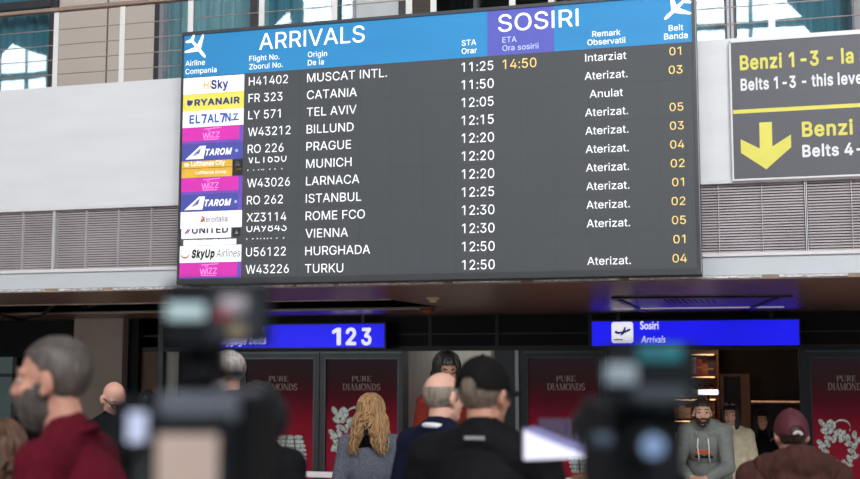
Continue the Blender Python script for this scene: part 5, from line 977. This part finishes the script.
# bearded man in the grey hoodie leaning on the barrier
HOOD = mat('grey_hoodie_fleece', srgb(124,128,125), .95, var=.1, scale=40, bump=.15)
t, f = person('bearded man in grey hoodie with orange print, leaning forward over the barrier', where(708, 10.1), facing(158), 1.61, tone=(206,160,138), skin_nm='olive', w=.96, lean=27, head=(14,-2,0), arms='rail', vox=.007, top=HOOD, infl=.03, hair=((48,36,28), 'thick'), collar=1.49, bulk=1.1)
rename_top(t, 'hoodie'); hood_fit = f
obj('beard', shell(f['HK'], lambda p: p.y > -.012 and p.z < -.052+.06*max(0, 1-p.y/.075)+.012*noise.noise(p*55) and not (abs(p.x) < .022 and p.y > .06 and p.z > -.078), (1.12,1.14,1.1), (0,.026,-.034), (.062,.066,.086), amp=.005), f['HR'], t, True)
bm = bmesh.new(); tube(bm, [f['HK'] @ Vector(p) for p in ((-.036,.078,-.066), (-.016,.098,-.05), (0,.102,-.047), (.016,.098,-.05), (.036,.078,-.066))], [.004,.007,.007,.007,.004], 8); obj('moustache', bm, f['HR'], t, True)
T_, sc_ = f['T'], f['sc']
obj('hood', build(f['S']([('c', T_((-.1,-.07,1.45)), .05, T_((0,-.12,1.44)), .06), ('c', T_((.1,-.07,1.45)), .05, T_((0,-.12,1.44)), .06), ('c', T_((-.1,-.07,1.45)), .05, T_((-.06,.06,1.43)), .035), ('c', T_((.1,-.07,1.45)), .05, T_((.06,.06,1.43)), .035)]), .009, 5, .006, 14), HOOD, t, True)
for s in (-1, 1): bm = bmesh.new(); tube(bm, [sc_(T_(p)) for p in ((s*.045,.115,1.42), (s*.05,.152,1.36), (s*.045,.165,1.26), (s*.05,.162,1.19))], .006, 6); obj('drawstring', bm, mat('white_cord', srgb(228,226,220), .8), t, True)
def chest(pts, lift): return [sc_(T_((x, lift, z))) for x, z in pts]
for nm, m, pts in (('chest_print', mat('orange_print', srgb(214,96,52), .8), [(-.075,1.29),(-.03,1.325),(.0,1.315),(.04,1.33),(.08,1.29),(.04,1.28),(0,1.3),(-.03,1.28)]), ('chest_print', mat('black_print', srgb(40,38,40), .8), [(-.08,1.25),(-.04,1.275),(.0,1.265),(.04,1.275),(.085,1.25),(.04,1.245),(-.04,1.245)])):
    bm = bmesh.new(); n = len(pts); a = [bm.verts.new(p) for p in chest(pts, .158)]; b = [bm.verts.new(p) for p in chest(pts, .12)]; bm.faces.new(a)
    for i in range(n): bm.faces.new((a[i], b[i], b[(i+1) % n], a[(i+1) % n]))
    obj(nm, bm, m, t)
# women beyond him
CRM = mat('cream_coat_cloth', srgb(206,194,166), .9, var=.1, scale=20)
t, f = person('woman in cream coat with dark hair and sunglasses on her head, behind the hoodie man', where(731, 10.9), facing(140), tall(404, 10.9), tone=(206,158,136), skin_nm='soft', w=1.0, head=(20,0,0), top=CRM, infl=.035, hem=.6, hair=((34,24,20), 'long'), vox=.009, collar=1.46)
rename_top(t, 'coat'); obj('hair', strands(f['HK'], 120, .28, 1.15, (50, 310), .008, 12, layers=.03), f['HR'], t, True)
bm = bmesh.new()
for s in (-1, 1): ell(bm, (s*.034,.062,.118), (.028,.02,.014), (.5,0,0))
tube(bm, [Vector((-.08,.01,.09)), Vector((-.06,.05,.115)), Vector((.06,.05,.115)), Vector((.08,.01,.09))], .005, 6); bmesh.ops.transform(bm, matrix=f['HK'], verts=bm.verts[:]); obj('sunglasses', bm, mat('sunglasses_lens', srgb(120,110,104), .1, .3), t, True)
t, f = person('dark-clothed woman with dark hair, her face alone showing in the dark exit', where(761, 12.0), facing(170), tall(411, 12.0), tone=(206,152,124), skin_nm='warm', w=.92, head=(6,4,0), top=BLK, infl=.02, hair=((20,15,14), 'long'), vox=.009, collar=1.48)
obj('hair', strands(f['HK'], 120, .24, 1.15, (52, 308), .008, 15, layers=.03), f['HR'], t, True)
t, f = person('person in black whose face shows between the red poster and the right video camera', where(622, 12.2), facing(170), tall(396, 12.2), tone=(214,140,120), skin_nm='redface', w=.95, top=BLK, infl=.02, hair=((24,18,16), 'short'), vox=.01, collar=1.5)
# hooded coat and dark red cap at lower right
FUR = mat('brown_fur_coat', srgb(70,44,40), .95, var=.22, scale=16, stretch=(3,3,.5), bump=.4)
t, f = person('person in brown hooded coat and dark red cap, back to the camera at lower right', where(791, 5.7), facing(0), tall(414, 5.7), tone=(190,140,120), skin_nm='dusk', w=1.2, head=(0,-4,0), top=FUR, infl=.05, hem=.55, hair=((50,34,28), 'crew'), vox=.009, fold=.012, bulk=1.2)
rename_top(t, 'fur_coat'); T_ = f['T']
obj('fur_hood', build(f['S']([('c', T_((-.14,-.06,1.47)), .085, T_((0,-.13,1.51)), .1), ('c', T_((.14,-.06,1.47)), .085, T_((0,-.13,1.51)), .1), ('c', T_((-.08,-.14,1.38)), .08, T_((.08,-.14,1.38)), .08), ('c', T_((-.14,-.06,1.46)), .07, T_((-.1,.06,1.45)), .06), ('c', T_((.14,-.06,1.46)), .07, T_((.1,.06,1.45)), .06)]), .01, 4, .014, 22), FUR, t, True)
RCAP = mat('dark_red_cap_cloth', srgb(74,18,30), .7, var=.15, scale=30); c = cap(f, RCAP, True, (1.2,1.16,1.36), low=.0)
bm = bmesh.new(); tube(bm, [f['HK'] @ Vector((.02*math.cos(a), -.124+.004*abs(math.cos(a)), .006+.016*math.sin(a))) for a in [PI*i/8 for i in range(9)]], .008, 6); obj('cap_strap', bm, mat('white_strap', srgb(200,190,190), .6), c, True)
# head just rising over the lower edge
t, f = person('person whose brown hair alone rises at the lower edge before the red poster', where(588, 3.6), facing(0), tall(474, 3.6), w=.85, top=BLK, infl=.02, hair=((112,80,50), 'thick'), vox=.009)
# ------------------------------------------------------------------ video cameras on tripods close to the viewer
CARBON = mat('black_camera_plastic', srgb(15,19,24), .6, var=.2, scale=30, spec=.15); BLUEGREY = mat('blue_grey_cover', srgb(78,83,94), .6, var=.06); RUBBER = mat('soft_black_rubber', srgb(16,17,19), .8)
LABELB = mat('beige_battery_label', srgb(174,154,144), .6, var=.04); LABELC = mat('pale_cyan_label', srgb(176,200,204), .4); ALU = mat('grey_tripod_metal', srgb(70,74,80), .4, .6)
def rig(label, px0, D, name='video_camera', cat='video camera', group='video cameras on tripods'):
    r = ray(px0, 430); p = r*(D/r.dot(_fh)); t = thing(name, label, cat, (p.x, p.y, 0), group, YAW); t['local'] = 1
    x0 = p.dot(_R)
    def at_(px, py):
        r_ = ray(px, py); q = r_*(D/r_.dot(_fh)); return (q.dot(_R)-x0, CAM_Z+q.z)
    def part(name, m, a, b, c, d, y0, y1, parent=None, rad=.004):
        (xa, za), (xb, zb_) = at_(a, c), at_(b, d); bm = bmesh.new(); rbox(bm, min(xa, xb), max(xa, xb), y0, y1, min(za, zb_), max(za, zb_), rad, 3)
        o = obj(name, bm, m, parent or t); o['local'] = 1; return o
    def disc(name, m, px, py, r_px, y0, y1, parent=None, prof=((1,0),(1,1))):
        x_, z_ = at_(px, py); R_ = r_px/FPX*D; bm = bmesh.new()
        loft(bm, [[Vector((x_+R_*f*math.cos(a), y0+(y1-y0)*g, z_+R_*f*math.sin(a))) for a in [2*PI*i/28 for i in range(28)]] for f, g in prof]); o = obj(name, bm, m, parent or t, False); o['local'] = 1; return o
    def tripod(top, y=.1):
        bm = bmesh.new(); loft(bm, [[Vector((r_*math.cos(a), y+r_*math.sin(a), z_)) for a in [2*PI*i/20 for i in range(20)]] for r_, z_ in ((.03,top-.26),(.035,top-.16),(.055,top-.14),(.055,top-.09),(.03,top-.07),(.03,top-.03),(.06,top-.025),(.06,top))]); obj('tripod_head', bm, RUBBER, t, True)
        for a in (30, 150, 270):
            c, s = math.cos(math.radians(a)), math.sin(math.radians(a)); bm = bmesh.new(); f = Vector((.2*c, y+.2*s, .012)); h = Vector((.03*c, y+.03*s, top-.18)); tube(bm, [h, h.lerp(f, .5)], .016, 10); tube(bm, [h.lerp(f, .48), f], .011, 10); l = obj('tripod_leg', bm, ALU, t, True); l['local'] = 1
            bm = bmesh.new(); ell(bm, f, (.016,.016,.012)); obj('rubber_foot', bm, RUBBER, l, True)
        bm = bmesh.new(); tube(bm, [(.05, y-.02, top-.1), (.09, y-.2, top-.28)], .009, 8); obj('pan_handle', bm, RUBBER, t, True)
    return t, at_, part, disc, tripod
t, at_, part, disc, tripod = rig('big blurred video camera with beige battery label and raised monitor at left', 190, 1.35)
part('body', CARBON, 150, 236, 394, 512, .05, .34, rad=.008)
bat = part('battery', CARBON, 146, 232, 408, 520, 0, .05, rad=.006); part('battery_label', LABELB, 157, 217, 434, 516, -.003, .001, bat, .001)
part('top_cover', BLUEGREY, 157, 237, 392, 422, .0, .2, rad=.006)
part('hand_grip', RUBBER, 233, 250, 398, 520, .02, .2, rad=.007); part('side_plate', mat('grey_side_plate', srgb(62,68,74), .5), 128, 150, 446, 515, .04, .22)
for px in (189, 213): part('handle_post', CARBON, px-5, px+5, 342, 388, .03, .06)
part('handle_block', CARBON, 176, 202, 344, 396, .03, .08, rad=.006); part('carry_handle', RUBBER, 182, 216, 366, 384, .0, .24, rad=.005)
mon = part('monitor', CARBON, 167, 268, 283, 346, -.01, .03, rad=.005); part('label_strip', LABELC, 169, 207, 304, 320, -.014, -.009, mon, .002); part('sticker', mat('grey_pink_sticker', srgb(160,150,158), .5), 222, 247, 297, 312, -.013, -.009, mon, .002); part('rim_panel', mat('slate_rim', srgb(26,34,42), .5), 212, 262, 290, 340, -.0115, -.009, mon, .001)
disc('record_button', mat('red_button', srgb(150,40,44), .4), 225, 316, 5, -.016, -.009, mon); disc('dial', mat('brass_dial', srgb(150,136,110), .4, .4), 239, 331, 8, -.018, -.009, mon, ((.9,0),(1,.2),(1,1)))
lcd = part('flip_screen', CARBON, 103, 150, 398, 448, .02, .035, rad=.004); part('lit_display', mat('bright_display', srgb(190,198,226), .4, emit=.3, var=.25, scale=30), 124, 147, 413, 443, .017, .021, lcd, .001)
disc('lens_barrel', CARBON, 192, 440, 34, .34, .56, None, ((.8,0),(.9,.3),(1,.35),(1,.8),(1.15,.82),(1.15,1)))
tripod(at_(190, 514)[1])
t, at_, part, disc, tripod = rig('dark blurred video camera with teal screen and round bluish eyepiece at right', 650, 1.4)
part('body', CARBON, 612, 690, 404, 520, .02, .3, rad=.008)
mon = part('monitor', CARBON, 604, 696, 344, 403, -.03, .01, rad=.005); part('teal_display', mat('teal_display', srgb(26,98,108), .4, emit=.12, var=.2, scale=20), 633, 676, 346, 361, -.034, -.029, mon, .001); part('label_strip', mat('dull_grey_label', srgb(128,142,152), .45), 601, 633, 364, 384, -.034, -.026, mon, .004); part('button_panel', mat('slate_panel', srgb(44,54,62), .5), 630, 682, 386, 400, -.033, -.029, mon, .001)
disc('eyepiece', RUBBER, 645, 443, 19, -.05, .02, None, ((.7,0),(.85,0),(.95,.2),(1,1))); disc('eyepiece_glass', mat('bluish_eyepiece_glass', srgb(118,142,176), .2, var=.2, scale=20), 645, 443, 11, -.052, -.045)
part('top_rail', ALU, 640, 672, 400, 408, .0, .2); part('mount_arm', mat('blue_grey_arm', srgb(62,78,96), .45, .3), 594, 614, 434, 446, .0, .03)
disc('lens_barrel', CARBON, 650, 445, 30, .3, .48, None, ((.8,0),(.9,.3),(1,.35),(1,1)))
tripod(at_(650, 516)[1])
t, at_, part, disc, tripod = rig('white wedge shaped lamp with grey cooling fins, left of the dark right video camera', 596, 3.0, 'studio_lamp', 'lamp', None)
lamp = part('lamp_body', mat('lilac_grey_lamp', srgb(88,88,112), .5), 590, 599, 419, 457, -.01, .05)
P = [at_(a, b) for a, b in ((524, 430), (590, 457), (524, 460))]; bm = bmesh.new(); poly(bm, P, -.015, .05); o = obj('white_diffuser', bm, mat('white_lamp_diffuser', srgb(228,228,250), .5, emit=.15), lamp); o['local'] = 1
P = [at_(a, b) for a, b in ((524, 429.5), (536, 427), (596, 451), (596, 457), (590, 457))]; bm = bmesh.new(); poly(bm, P, -.012, .048); o = obj('lamp_edge', bm, mat('lilac_lamp_edge', srgb(124,124,172), .5), lamp)
for k in range(9):
    px = 541+k*6.4; py = 429+(px-536)*.4
    part('cooling_fin', mat('lilac_cooling_fin', srgb(82,82,108), .5, .1), px, px+3.2, 419.5, py+2, -.008, .045, lamp, .0004)
x_, z_ = at_(602, 450); bm = bmesh.new(); tube(bm, [(x_, .03, .02), (x_, .03, z_+.02)], .008, 8); st_ = obj('stand_pole', bm, CARBON, t, True); st_['local'] = 1
for a in (30, 150, 270):
    bm = bmesh.new(); tube(bm, [(x_, .03, .3), (x_+.25*math.cos(math.radians(a)), .03+.25*math.sin(math.radians(a)), .012)], .008, 8); obj('stand_leg', bm, CARBON, t, True)
bm = bmesh.new(); rbox(bm, min(at_(599, 450)[0], x_)-.01, x_+.012, .01, .045, z_-.015, z_+.015, .003); obj('bracket', bm, CARBON, t)
